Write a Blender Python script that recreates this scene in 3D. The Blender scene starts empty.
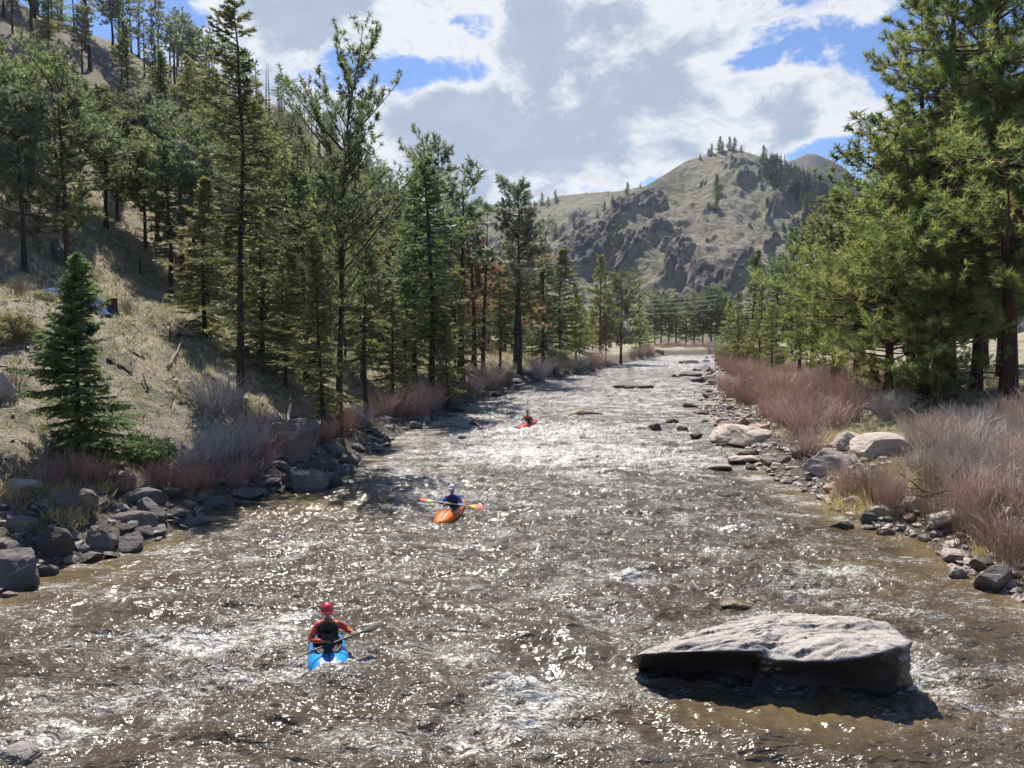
import bpy, bmesh, math, random
import numpy as np
from mathutils import Vector, Matrix
R = math.radians
C = bpy.context.scene.collection
SC = bpy.context.scene
rnd = random.Random(7)
HAZE = True
F, CAMZ, PITCH = 770.0, 6.0, R(3.64)
cp, sp = math.cos(PITCH), math.sin(PITCH)

def proj(x, y, z):
    z = z - CAMZ
    dep = y*cp - z*sp
    up = y*sp + z*cp
    return 512 + F*x/dep, 384 - F*up/dep
def ray(px, py):
    a, b = (px-512)/F, (384-py)/F
    return a, cp + b*sp, -sp + b*cp
def at(px, py, y):
    a, b, c = ray(px, py)
    return a*y/b, y, CAMZ + c*y/b
def on_plane(px, py, z=0.0):
    a, b, c = ray(px, py)
    t = (z-CAMZ)/c
    return a*t, b*t

# ------------------------------------------------------------------ noise
_rs = np.random.RandomState(11)
_perm = _rs.permutation(256)
_perm = np.concatenate([_perm, _perm, _perm])
_grad = _rs.normal(size=(256, 3)); _grad /= np.linalg.norm(_grad, axis=1)[:, None]
def perlin(p):
    p = np.asarray(p, dtype=np.float64)
    i = np.floor(p).astype(np.int64); f = p - i; i &= 255
    u = f*f*f*(f*(f*6-15)+10)
    out = 0
    for dx in (0, 1):
        for dy in (0, 1):
            for dz in (0, 1):
                h = _perm[_perm[_perm[(i[..., 0]+dx) & 255] + ((i[..., 1]+dy) & 255)] + ((i[..., 2]+dz) & 255)]
                g = _grad[h]
                d = f - np.array([dx, dy, dz])
                w = (u[..., 0] if dx else 1-u[..., 0])*(u[..., 1] if dy else 1-u[..., 1])*(u[..., 2] if dz else 1-u[..., 2])
                out = out + w*(g*d).sum(-1)
    return out*1.6
def fbm(p, o=4, gain=.5, ridged=False):
    p = np.asarray(p, dtype=np.float64); s = 0; a = 1; tot = 0
    for k in range(o):
        n = perlin(p*2**k + 17.3*k)
        if ridged: n = 1-2*np.abs(n)
        s = s + a*n; tot += a; a *= gain
    return s/tot
def V3(x, y, z=0.0):
    x, y, z = np.broadcast_arrays(x, y, z)
    return np.stack([x, y, z], -1).astype(float)
def sst(a, b, x):
    t = np.clip((x-a)/(b-a), 0, 1)
    return t*t*(3-2*t)

# ------------------------------------------------------------------ mesh helpers
def make_mesh(name, v, faces, mat=None, attrs=None, smooth=False):
    """v (n,3); faces: list of int arrays (m,k)."""
    me = bpy.data.meshes.new(name)
    v = np.asarray(v, dtype=np.float32)
    me.vertices.add(len(v)); me.vertices.foreach_set('co', v.ravel())
    if not isinstance(faces, (list, tuple)): faces = [faces]
    faces = [np.asarray(f, dtype=np.int32) for f in faces if len(f)]
    idx = np.concatenate([f.ravel() for f in faces])
    cnt = np.concatenate([np.full(len(f), f.shape[1], dtype=np.int32) for f in faces])
    st = np.concatenate([[0], np.cumsum(cnt)[:-1]]).astype(np.int32)
    me.loops.add(len(idx)); me.loops.foreach_set('vertex_index', idx)
    me.polygons.add(len(cnt)); me.polygons.foreach_set('loop_start', st); me.polygons.foreach_set('loop_total', cnt)
    me.polygons.foreach_set('use_smooth', np.full(len(cnt), smooth))
    for k, a in (attrs or {}).items():
        a = np.asarray(a, dtype=np.float32)
        if a.ndim == 1:
            at_ = me.attributes.new(k, 'FLOAT', 'POINT'); at_.data.foreach_set('value', a)
        else:
            at_ = me.attributes.new(k, 'FLOAT_COLOR', 'POINT')
            at_.data.foreach_set('color', np.concatenate([a, np.ones((len(a), 1), dtype=np.float32)], 1).ravel())
    me.update(calc_edges=True)
    if mat: me.materials.append(mat)
    return me
def link(name, me, parent=None, loc=None):
    o = bpy.data.objects.new(name, me); C.objects.link(o)
    if parent is not None: o.parent = parent
    if loc is not None: o.location = loc
    return o
def tag(o, label=None, cat=None, group=None, kind=None):
    if label: o['label'] = label
    if cat: o['category'] = cat
    if group: o['group'] = group
    if kind: o['kind'] = kind
    return o
def empty(name, loc=(0, 0, 0), rot=(0, 0, 0)):
    o = bpy.data.objects.new(name, None); C.objects.link(o); o.location = loc; o.rotation_euler = rot
    return o
def grid_faces(nu, nv, wrap=False):
    i = np.arange(nu-1)[:, None]; j = np.arange(nv if wrap else nv-1)[None, :]
    j2 = (j+1) % nv
    f = np.stack([i*nv+j, i*nv+j2, (i+1)*nv+j2, (i+1)*nv+j], -1)
    return f.reshape(-1, 4)
def tubes(P, Rr, S=4):
    """P (N,K,3), Rr (N,K) -> verts, quads"""
    P = np.asarray(P, float); Rr = np.asarray(Rr, float)
    N, K, _ = P.shape
    T = np.gradient(P, axis=1); T /= np.linalg.norm(T, axis=2, keepdims=True)+1e-9
    ref = np.where(np.abs(T[:, :1, 2:3]) > .8, np.array([1., 0, 0]), np.array([0, 0, 1.]))
    U = np.cross(T, ref); U /= np.linalg.norm(U, axis=2, keepdims=True)+1e-9
    W = np.cross(T, U)
    a = np.arange(S)*2*np.pi/S
    v = P[:, :, None] + Rr[:, :, None, None]*(U[:, :, None]*np.cos(a)[:, None] + W[:, :, None]*np.sin(a)[:, None])
    f = grid_faces(K, S, True)
    f = (f[None] + (np.arange(N)*K*S)[:, None, None]).reshape(-1, 4)
    return v.reshape(-1, 3), f
def merge(parts):
    vs, fs, off = [], [], 0
    for v, f in parts:
        vs.append(v); fs.append(f+off); off += len(v)
    return np.concatenate(vs), fs

# ------------------------------------------------------------------ materials
def new_mat(name):
    m = bpy.data.materials.new(name); m.use_nodes = True
    nt = m.node_tree; nt.nodes.clear()
    return m, nt
class N:
    def __init__(s, nt): s.nt = nt
    def __call__(s, t, ins=None, **kw):
        n = s.nt.nodes.new(t)
        for k, v in kw.items(): setattr(n, k, v)
        for k, v in (ins or {}).items():
            if isinstance(v, bpy.types.NodeSocket): s.nt.links.new(v, n.inputs[k])
            elif v is not None: n.inputs[k].default_value = v
        return n
    def math(s, op, a, b=None, clamp=False):
        n = s('ShaderNodeMath', {0: a, 1: b}, operation=op); n.use_clamp = clamp; return n.outputs[0]
    def mix(s, f, a, b, blend='MIX'):
        n = s.nt.nodes.new('ShaderNodeMix'); n.data_type = 'RGBA'; n.blend_type = blend
        for k, v in ((0, f), (6, a), (7, b)):
            if isinstance(v, bpy.types.NodeSocket): s.nt.links.new(v, n.inputs[k])
            else: n.inputs[k].default_value = (*v, 1) if (k > 0 and len(v) == 3) else v
        return n.outputs[2]
    def ramp(s, f, lo, hi):
        n = s('ShaderNodeMapRange', {0: f, 1: lo, 2: hi}); n.interpolation_type = 'SMOOTHSTEP'; return n.outputs[0]
    def noise(s, vec, scale, detail=4, rough=.55, dist=0.0):
        n = s('ShaderNodeTexNoise', {'Vector': vec, 'Scale': scale, 'Detail': detail, 'Roughness': rough, 'Distortion': dist})
        return n.outputs[0]
    def out(s, sh): 
        o = s.nt.nodes.new('ShaderNodeOutputMaterial'); s.nt.links.new(sh, o.inputs[0])
def attr(n, name, out='Fac'):
    a = n('ShaderNodeAttribute', attribute_name=name); return a.outputs[out]

def foliage_mat(name, trans=.35, vary=.25, rough=.5):
    m, nt = new_mat(name); n = N(nt)
    col = attr(n, 'tint', 'Color')
    oi = n('ShaderNodeObjectInfo')
    hs = n('ShaderNodeHueSaturation', {'Color': col, 'Hue': n.math('ADD', .5-.02, n.math('MULTIPLY', oi.outputs['Random'], .04)),
            'Value': n.math('ADD', 1-vary/2, n.math('MULTIPLY', oi.outputs['Random'], vary))})
    d = n('ShaderNodeBsdfPrincipled', {'Base Color': hs.outputs[0], 'Roughness': rough})
    tc = n('ShaderNodeHueSaturation', {'Color': hs.outputs[0], 'Saturation': 1.15, 'Value': 1.6})
    t = n('ShaderNodeBsdfTranslucent', {'Color': tc.outputs[0]})
    mx = n('ShaderNodeMixShader', {0: trans, 1: d.outputs[0], 2: t.outputs[0]})
    n.out(mx.outputs[0]); return m
def bark_mat(name, c1, c2):
    m, nt = new_mat(name); n = N(nt)
    tc = n('ShaderNodeTexCoord')
    mp = n('ShaderNodeMapping', {'Vector': tc.outputs['Object'], 'Scale': (9, 9, 2.2)})
    f = n.noise(mp.outputs[0], 1.5, 5, .65)
    col = n.mix(n.ramp(f, .35, .65), c1, c2)
    b = n('ShaderNodeBump', {'Height': f, 'Strength': .8, 'Distance': .04})
    p = n('ShaderNodeBsdfPrincipled', {'Base Color': col, 'Roughness': .9, 'Normal': b.outputs[0]})
    n.out(p.outputs[0]); return m
def simple_mat(name, col, rough=.5, spec=None, bump=None, var=None, metal=0, sub=0, coat=0):
    m, nt = new_mat(name); n = N(nt)
    tc = n('ShaderNodeTexCoord'); c = col
    f = n.noise(tc.outputs['Object'], 6, 4, .6)
    c2 = var or tuple(max(0, x*.75) for x in col)
    cc = n.mix(n.ramp(f, .35, .7), col, c2)
    b = n('ShaderNodeBump', {'Height': n.noise(tc.outputs['Object'], bump or 30, 3), 'Strength': .25, 'Distance': .01})
    p = n('ShaderNodeBsdfPrincipled', {'Base Color': cc, 'Roughness': rough, 'Normal': b.outputs[0], 'Metallic': metal, 'Subsurface Weight': sub, 'Coat Weight': coat})
    n.out(p.outputs[0]); return m
def stem_mat(name):
    m, nt = new_mat(name); n = N(nt)
    p = n('ShaderNodeBsdfPrincipled', {'Base Color': attr(n, 'tint', 'Color'), 'Roughness': .65})
    n.out(p.outputs[0]); return m
def rock_mat(name, ca, cb, cc, wet=True, scale=1.0, wl=0.0):
    m, nt = new_mat(name); n = N(nt)
    geo = n('ShaderNodeNewGeometry'); pos = geo.outputs['Position']; oi = n('ShaderNodeObjectInfo')
    f1 = n.noise(pos, 1.3*scale, 6, .6, .6); f2 = n.noise(pos, 9*scale, 6, .7)
    vo = n('ShaderNodeTexVoronoi', {'Vector': pos, 'Scale': 3.5*scale}, feature='DISTANCE_TO_EDGE')
    mpz = n('ShaderNodeMapping', {'Vector': pos, 'Rotation': (.25, .15, 0), 'Scale': (1, 1, 7)})
    st = n.noise(mpz.outputs[0], 1.6*scale, 5, .6, .4)
    col = n.mix(n.ramp(f1, .35, .68), ca, cb)
    col = n.mix(n.math('MULTIPLY', n.ramp(f2, .5, .75), .8), col, cc)
    col = n.mix(n.math('MULTIPLY', n.ramp(st, .52, .7), .35), col, tuple(x*.55 for x in ca))
    hs = n('ShaderNodeHueSaturation', {'Color': col, 'Value': n.math('ADD', .7, n.math('MULTIPLY', oi.outputs['Random'], .65)),
                                      'Saturation': n.math('ADD', .8, n.math('MULTIPLY', oi.outputs['Random'], .35))})
    col = hs.outputs[0]; rough = .85
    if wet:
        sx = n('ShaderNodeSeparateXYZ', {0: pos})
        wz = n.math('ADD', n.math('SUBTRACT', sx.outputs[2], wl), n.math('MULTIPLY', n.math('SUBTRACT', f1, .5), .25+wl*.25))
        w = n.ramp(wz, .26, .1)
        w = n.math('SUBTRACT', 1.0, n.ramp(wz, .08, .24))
        if wl:  # midstream rock: shade painted dark on steep faces, above the really wet foot
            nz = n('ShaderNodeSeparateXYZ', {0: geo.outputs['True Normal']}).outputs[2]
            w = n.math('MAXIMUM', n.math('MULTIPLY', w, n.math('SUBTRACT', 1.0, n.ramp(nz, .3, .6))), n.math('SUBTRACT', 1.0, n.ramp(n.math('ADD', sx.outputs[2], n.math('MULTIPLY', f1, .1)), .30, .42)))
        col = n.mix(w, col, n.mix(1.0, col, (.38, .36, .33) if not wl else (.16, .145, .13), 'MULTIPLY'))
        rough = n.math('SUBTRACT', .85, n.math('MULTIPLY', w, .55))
    crack = n.ramp(vo.outputs[0], 0, .06)
    h = n.math('ADD', n.math('MULTIPLY', f2, .5), n.math('ADD', n.math('MULTIPLY', st, .7), n.math('MULTIPLY', crack, .12)))
    b = n('ShaderNodeBump', {'Height': h, 'Strength': .9, 'Distance': .07/scale})
    p = n('ShaderNodeBsdfPrincipled', {'Base Color': col, 'Roughness': rough, 'Normal': b.outputs[0]})
    n.out(p.outputs[0]); return m

M = {}
M['pine'] = foliage_mat('pine_needles', .5, .3)
M['fir'] = foliage_mat('fir_needles', .42, .35)
M['bark_red'] = bark_mat('ponderosa_bark', (.125, .062, .038), (.038, .023, .017))
M['bark_dark'] = bark_mat('fir_bark', (.075, .05, .038), (.025, .018, .015))
M['bark_grey'] = bark_mat('weathered_wood', (.33, .28, .23), (.14, .115, .09))
M['stem'] = stem_mat('twig')
M['grass'] = foliage_mat('dry_grass', .3, .2, .6)
M['rock_dark'] = rock_mat('river_rock_dark', (.105, .09, .08), (.18, .155, .138), (.065, .057, .05))
M['rock_pale'] = rock_mat('river_rock_pale', (.36, .30, .255), (.46, .40, .34), (.25, .19, .16))
M['rock_red'] = rock_mat('river_rock_red', (.25, .165, .13), (.34, .25, .21), (.15, .1, .085))
M['rock_tan'] = rock_mat('river_rock_tan', (.30, .23, .12), (.38, .31, .2), (.16, .12, .07))
M['rock_hero'] = rock_mat('midstream_rock', (.29, .26, .235), (.36, .33, .30), (.17, .145, .13), True, 1.3, .85)  # raised wet level paints the shade of its backlit front into the colour

# ------------------------------------------------------------------ terrain
LE = np.array([(-300, -16), (-20, -12.8), (17, -11.9), (19.5, -11.7), (22, -10.3), (26.4, -10.2), (30, -8.4), (34.2, -7.4), (44, -6.9), (54, -5.8),
               (66, -3.6), (78, -1.4), (92, 1.2), (107, 6.7), (132, 15), (160, 23), (185, 31), (210, 40), (228, 46), (236, 64), (246, 95), (262, 140), (300, 260), (400, 600)], float)
RE = np.array([(-300, 14), (-20, 11.8), (17, 11.6), (19.2, 11.6), (22, 12), (24.5, 11.1), (29.8, 11.3), (34.2, 11.2), (44, 12.9), (54, 14.6), (61.6, 15.6), (75, 19),
               (92, 24.5), (115, 30.5), (145, 38), (171, 45), (205, 55), (218, 66), (226, 90), (240, 140), (275, 260), (370, 600)], float)
def xl(y): return np.interp(y, LE[:, 0], LE[:, 1])
def xr(y): return np.interp(y, RE[:, 0], RE[:, 1])
def dist_poly(x, y, E):
    d = np.full(np.shape(x), 1e9)
    for (y0, x0), (y1, x1) in zip(E[:-1], E[1:]):
        dx, dy = x1-x0, y1-y0; L = dx*dx+dy*dy
        t = np.clip(((x-x0)*dx+(y-y0)*dy)/L, 0, 1)
        d = np.minimum(d, np.hypot(x-x0-t*dx, y-y0-t*dy))
    return d
RX = np.array([(-100, -85), (60, -72), (100, -67), (120, -68), (150, -69), (180, -71), (230, -67), (330, -54), (400, -37), (520, 0), (700, 40)], float)
RZ = np.array([(-100, 42), (60, 46), (100, 50), (120, 53.5), (150, 58), (180, 65), (230, 73), (330, 71), (400, 75), (520, 80), (700, 60)], float)
def height(x, y, noise=True):
    x = np.asarray(x, float); y = np.asarray(y, float)
    sl, sr = xl(y)-x, x-xr(y)
    dl, dr = dist_poly(x, y, LE), dist_poly(x, y, RE)
    n1 = fbm(V3(x*.12, y*.12, 3.1), 4) if noise else 0
    n2 = fbm(V3(x*.7, y*.7, 9.1), 3) if noise else 0
    # left bank
    B = np.interp(y, [0, 30, 45, 60, 80, 110, 160, 220], [7.2, 7.6, 7.6, 7, 5.6, 4, 2.6, 2.0])
    zl = np.interp(dl, [0, 1.5, 3.5], [0, .8, 1.5])
    zl = zl + (B-1.5)*np.clip((dl-3.5)/10.5, 0, 1)**.85
    up = np.interp(y, [0, 40, 70, 120, 220, 240], [3.3, 3.6, 4.5, 5, 3, .5])
    zl = zl + up*sst(15.5, 27, dl) + .06*np.clip(dl-26, 0, 60)*sst(260, 200, y)
    rx, rz = np.interp(y, RX[:, 0], RX[:, 1]), np.interp(y, RZ[:, 0], RZ[:, 1])
    xb = np.minimum(xl(np.minimum(y, 230))-24, 4)
    t = (xb-x)/np.maximum(xb-rx, 5)
    hh = np.where(t < 1, np.clip(t, 0, 1)**1.15, 1-.06*(t-1))
    base = zl
    zl = base + (rz-np.minimum(base, rz))*np.clip(hh, -1, 1)*np.where(t > 0, 1, 0)
    zl = zl + n1*np.clip(dl*.06, 0, 1.6) + n2*np.clip(dl*.1, 0.05, .22)
    # right bank
    zr = np.interp(dr, [0, 2, 5, 12, 30, 60, 110, 200, 400], [0, .8, 1.35, 2.6, 3.2, 6, 26, 55, 80])*np.interp(y, [120, 260, 330], [1, .75, .3])
    zr = zr + n1*np.clip(dr*.03, 0, .5) + n2*np.clip(dr*.08, .05, .16)
    bed = -np.minimum(.9, .35*np.minimum(dl, dr)) - .05
    z = np.where(sl > 0, zl, np.where(sr > 0, zr, bed))
    return z
def gz(x, y): return float(height(np.array([x]), np.array([y]))[0])

def hit(px, py, y0=14, y1=300):
    ys = np.arange(y0, y1, .2); a, bb, c = ray(px, py)
    x = a*ys/bb; z = CAMZ+c*ys/bb; g = height(x, ys); k = np.nonzero((g >= z) & ((x < xl(ys)) | (x > xr(ys))))[0]
    i = k[0] if len(k) else -1
    return float(x[i]), float(ys[i])
def build_ground():
    u = np.linspace(-1, 1, 460)
    xs = 4 + 9*np.sinh(u*5.3)*1.0
    xs = np.sort(xs)
    v = np.linspace(-.45, 1, 520)
    ys = 16 + 14*np.sinh(v*5.6)
    X, Y = np.meshgrid(xs, ys)
    # narrower: keep fine x near both banks
    Z = height(X, Y)
    far = sst(320, 500, Y)
    Z = Z*(1-far) + far*np.minimum(Z, 6)
    dl = np.where(X < xl(Y), dist_poly(X, Y, LE), 0); dr = np.where(X > xr(Y), dist_poly(X, Y, RE), 0)
    me = make_mesh('ground', V3(X, Y, Z).reshape(-1, 3), grid_faces(*X.shape), None,
                   {'dl': dl.ravel(), 'dr': dr.ravel()}, True)
    m, nt = new_mat('bank_ground'); n = N(nt)
    geo = n('ShaderNodeNewGeometry'); pos = geo.outputs['Position']
    f1 = n.noise(pos, .35, 6, .6, .5); f2 = n.noise(pos, 2.6, 6, .7, .3); f3 = n.noise(pos, 12, 4, .7)
    straw = n.mix(n.ramp(f3, .3, .7), (.35, .295, .205), (.52, .455, .33))
    olive = n.mix(n.ramp(f3, .3, .7), (.14, .14, .075), (.27, .255, .155))
    dirt = n.mix(n.ramp(f3, .3, .7), (.15, .12, .095), (.31, .255, .20))
    col = n.mix(n.ramp(f1, .47, .62), straw, olive)
    col = n.mix(n.ramp(f2, .5, .66), col, dirt)
    sx = n('ShaderNodeSeparateXYZ', {0: pos})
    # burnt, rocky upper slope
    hi = n.math('MULTIPLY', n.ramp(n.math('ADD', sx.outputs[2], n.math('MULTIPLY', f1, 16)), 26, 38), n.ramp(f2, .3, .6))
    burnt = n.mix(n.ramp(f2, .35, .65), (.12, .10, .085), (.30, .25, .19))
    col = n.mix(hi, col, burnt)
    # stony strip along the water
    dl_, dr_ = attr(n, 'dl'), attr(n, 'dr')
    d = n.math('ADD', n.math('ADD', dl_, dr_), n.math('MULTIPLY', n.math('SUBTRACT', f2, .5), 4))
    k = n.math('SUBTRACT', 1.0, n.ramp(d, 2.2, 5))
    col = n.mix(k, col, n.mix(n.ramp(f3, .4, .6), (.09, .075, .06), (.22, .18, .145)))
    b = n('ShaderNodeBump', {'Height': n.math('ADD', n.math('MULTIPLY', f2, 1.0), n.math('MULTIPLY', f3, .35)), 'Strength': 1, 'Distance': .35})
    p = n('ShaderNodeBsdfPrincipled', {'Base Color': col, 'Roughness': .95, 'Normal': b.outputs[0], 'Specular IOR Level': .2})
    n.out(p.outputs[0])
    me.materials.append(m)
    tag(link('ground', me), 'stony grassy banks on both sides of the river', None, None, 'structure')

def hill_mat(name, haze=0.0, burnt=0.0):
    m, nt = new_mat(name); n = N(nt)
    geo = n('ShaderNodeNewGeometry'); pos = geo.outputs['Position']
    f1 = n.noise(pos, .012, 8, .62, .6); f2 = n.noise(pos, .11, 7, .7, .4); f3 = n.noise(pos, .3, 6, .75, .4)
    grass = n.mix(n.ramp(f1, .38, .62), (.35, .31, .225), (.26, .25, .165))
    grass = n.mix(n.ramp(f2, .48, .6), grass, (.32, .275, .205))
    grass = n.mix(n.ramp(f3, .56, .68), grass, (.12, .10, .085))
    rk = attr(n, 'rock')
    rc = n.mix(n.ramp(f2, .38, .6), (.125, .115, .10), (.26, .225, .185))
    rc = n.mix(n.ramp(f3, .5, .65), rc, (.16, .135, .115))
    mask = n.ramp(n.math('ADD', rk, n.math('MULTIPLY', n.math('SUBTRACT', f3, .5), 1.1)), .45, .6)
    col = n.mix(mask, grass, rc)
    if burnt: col = n.mix(burnt, col, (.16, .14, .13))
    b = n('ShaderNodeBump', {'Height': n.math('ADD', f3, n.math('MULTIPLY', f2, 1.5)), 'Strength': 1, 'Distance': 2.2})
    p = n('ShaderNodeBsdfPrincipled', {'Base Color': col, 'Roughness': .95, 'Normal': b.outputs[0], 'Specular IOR Level': .1})
    n.out(p.outputs[0]); return m

HILLS = {}
def build_hill(name, ridge, y0, seed, mat, amp, rockamp, label, nx=520, nt_=300, x0z=None):
    """ridge: (px, py, depth) list -> world ridge line; slope runs from the valley floor at y0 up to it and down behind."""
    r = np.array(ridge, float)
    px = np.linspace(r[0, 0], r[-1, 0], nx)
    py = np.interp(px, r[:, 0], r[:, 1]); D = np.interp(px, r[:, 0], r[:, 2])
    k = np.hanning(15); k /= k.sum()
    for a in (py, D): a[7:-7] = np.convolve(a, k, 'valid')
    xw = (px-512)/F*D; a, b, c = ray(px, py); zw = CAMZ + c*D/b; xw = a*D/b
    t = np.linspace(0, 1.35, nt_)
    T = t[None, :]
    Yb = y0[0] + (y0[1]-y0[0])*(px-px[0])/(px[-1]-px[0])
    a0 = (px-512)/F*Yb
    tt = np.minimum(T, 1)
    X = a0[:, None]*(1-T) + xw[:, None]*T
    Y = Yb[:, None]*(1-T) + D[:, None]*T
    prof = np.where(T <= 1, .55*tt + .45*tt**2*(1.6-.6*tt), 1-(T-1)*1.6)
    Z = -3 + (zw[:, None]+3)*prof
    env = sst(0, .12, T)*(1-sst(.82, 1.0, T)*.82)*sst(0, .04, (px[:, None]-px[0])/(px[-1]-px[0]))
    P = V3(X/60, Y/60+seed, 0)
    Z = Z + env*amp*fbm(P*.6, 5)
    # rock outcrops: ledges slanting down towards the near end of the hill
    a_ = .62
    U = X*math.cos(a_) + Y*math.sin(a_)*.55; W = -X*math.sin(a_) + Y*math.cos(a_)*.55
    band = .55*fbm(V3(U/90, W/26, seed), 4) + .75*fbm(V3(U/40, W/10, seed+4), 4, .6)
    patch = fbm(V3(X/110, Y/150, seed+5), 3)
    rock = sst(.03, .26, band + .32*patch + .03 + .12*fbm(V3(X/9, Y/9, seed+2), 3))*env
    det = fbm(V3(U/11, W/5, seed+9), 4, .65, True)
    blk = np.abs(fbm(V3(X/11, Y/11, seed+1), 3))
    Z = Z + rock*rockamp*(.45 + .4*np.clip(det, -.4, 1) + .5*blk) + env*amp*.10*fbm(V3(X/6, Y/6, seed+3), 3)
    me = make_mesh(name, V3(X, Y, Z).reshape(-1, 3), grid_faces(nx, nt_)[:, ::-1], mat, {'rock': rock.ravel()}, True)
    HILLS[name] = (px, t, X, Y, Z, rock)
    return tag(link(name, me), label, None, None, 'structure')

build_ground()
build_hill('far_hill', [(250, 240, 900), (330, 224, 900), (400, 214, 900), (440, 210, 900), (480, 207, 900), (510, 206, 880), (540, 203, 860), (565, 196, 840), (590, 193, 830),
    (620, 190, 830), (650, 184, 850), (700, 180, 900), (760, 190, 950)], (430, 520), 3.0, hill_mat('far_hill_slope', 0, .1), 22, 9, 'lower grey green ridge behind the rocky hill', 420, 220)
build_hill('distant_peak', [(640, 235, 1300), (700, 205, 1300), (740, 178, 1300), (770, 170, 1280), (795, 159, 1250), (806, 153, 1240), (814, 153, 1230), (822, 156, 1230), (838, 163, 1230), (850, 172, 1230),
    (862, 186, 1230), (885, 205, 1250), (930, 220, 1300), (1100, 240, 1400)], (900, 900), 8.0, hill_mat('distant_peak_slope', 0, .75), 14, 8, 'grey pointed peak behind the wooded shoulder', 260, 120)
build_hill('rocky_hill', [(440, 330, 330), (480, 305, 350), (505, 275, 390), (528, 257, 420), (560, 242, 450), (592, 224, 480), (606, 213, 500), (622, 198, 530), (645, 183, 570), (675, 167, 610), (690, 160, 630), (705, 156, 640),
    (730, 149, 650), (745, 151, 650), (757, 157, 650), (775, 162, 640), (800, 176, 620), (830, 192, 600), (860, 205, 560), (920, 225, 520), (1010, 240, 480), (1200, 270, 420)], (290, 330), 1.0,
    hill_mat('rocky_hill_slope'), 26, 8.5, 'tall tan hillside of dry grass broken by dark rock ledges', 760, 480)

# ------------------------------------------------------------------ water
def foam_fields(X, Y):
    f = np.zeros_like(X)
    def blob(px, py, wx, wy, k):
        cx, cy = on_plane(px, py)
        sx = wx*cy/F; sy = wy*cy*cy/(F*CAMZ)
        return k*np.exp(-((X-cx)/sx)**2 - ((Y-cy)/sy)**2)
    for b in [(510, 690, 45, 13, .75), (545, 725, 60, 18, .5), (600, 705, 60, 10, .45), (440, 745, 90, 22, .35), (635, 680, 14, 20, .4), (930, 680, 30, 50, .35), (860, 575, 70, 12, .4),
              (900, 610, 60, 16, .3), (800, 590, 50, 8, .35), (332, 672, 34, 12, .8), (360, 650, 30, 14, .35), (285, 640, 30, 30, .25), (190, 690, 60, 40, .3), (210, 660, 25, 30, .2), (60, 740, 60, 25, .2),
              (150, 640, 90, 16, .25), (525, 433, 60, 10, .55), (600, 455, 110, 14, .55), (500, 455, 60, 10, .4), (590, 430, 60, 8, .5), (620, 400, 90, 9, .35), (670, 385, 60, 6, .3), (660, 366, 60, 4, .45), (690, 359, 30, 3, .6),
              (560, 545, 40, 9, .4), (580, 570, 30, 6, .3), (630, 578, 25, 6, .45), (500, 500, 80, 8, .2), (430, 500, 30, 16, .25), (340, 545, 60, 12, .2), (195, 540, 30, 8, .35), (400, 470, 40, 8, .2), (450, 400, 50, 6, .3),
              (560, 700, 30, 10, .2), (760, 612, 18, 5, .3), (700, 640, 40, 6, .15), (640, 490, 40, 6, .25), (600, 475, 30, 5, .3), (720, 530, 60, 10, .1), (20, 752, 26, 10, .3)]:
        f += blob(*b)
    base = .27 + .12*sst(20, 50, Y) + .07*sst(80, 200, Y) + .14*fbm(V3(X*.22, Y*.3, 2.0), 3)
    calm = blob(800, 745, 150, 40, .25) + blob(930, 580, 70, 26, .08) + blob(270, 505, 90, 18, .15) + blob(700, 720, 60, 14, .2)
    return f, np.clip(base - calm, 0, 1) + f*(.50-.24*sst(35, 60, Y))
def wave(X, Y, f):
    w1 = fbm(V3(X*.30+.12*Y, Y*.42, 1.0), 2)
    w2 = fbm(V3(X*.9+.3*Y, Y*1.35, 4.0), 3, .55)
    w3 = fbm(V3(X*3.1, Y*3.8, 7.0), 3, .6, True)
    edge = np.clip(np.minimum(X-xl(Y), xr(Y)-X)/2.5, .12, 1)
    a = (1+np.clip(f, 0, 1.2)*1.1)
    return (w1*.17 + w2*.20*a + w3*.06*a)*edge
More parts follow.
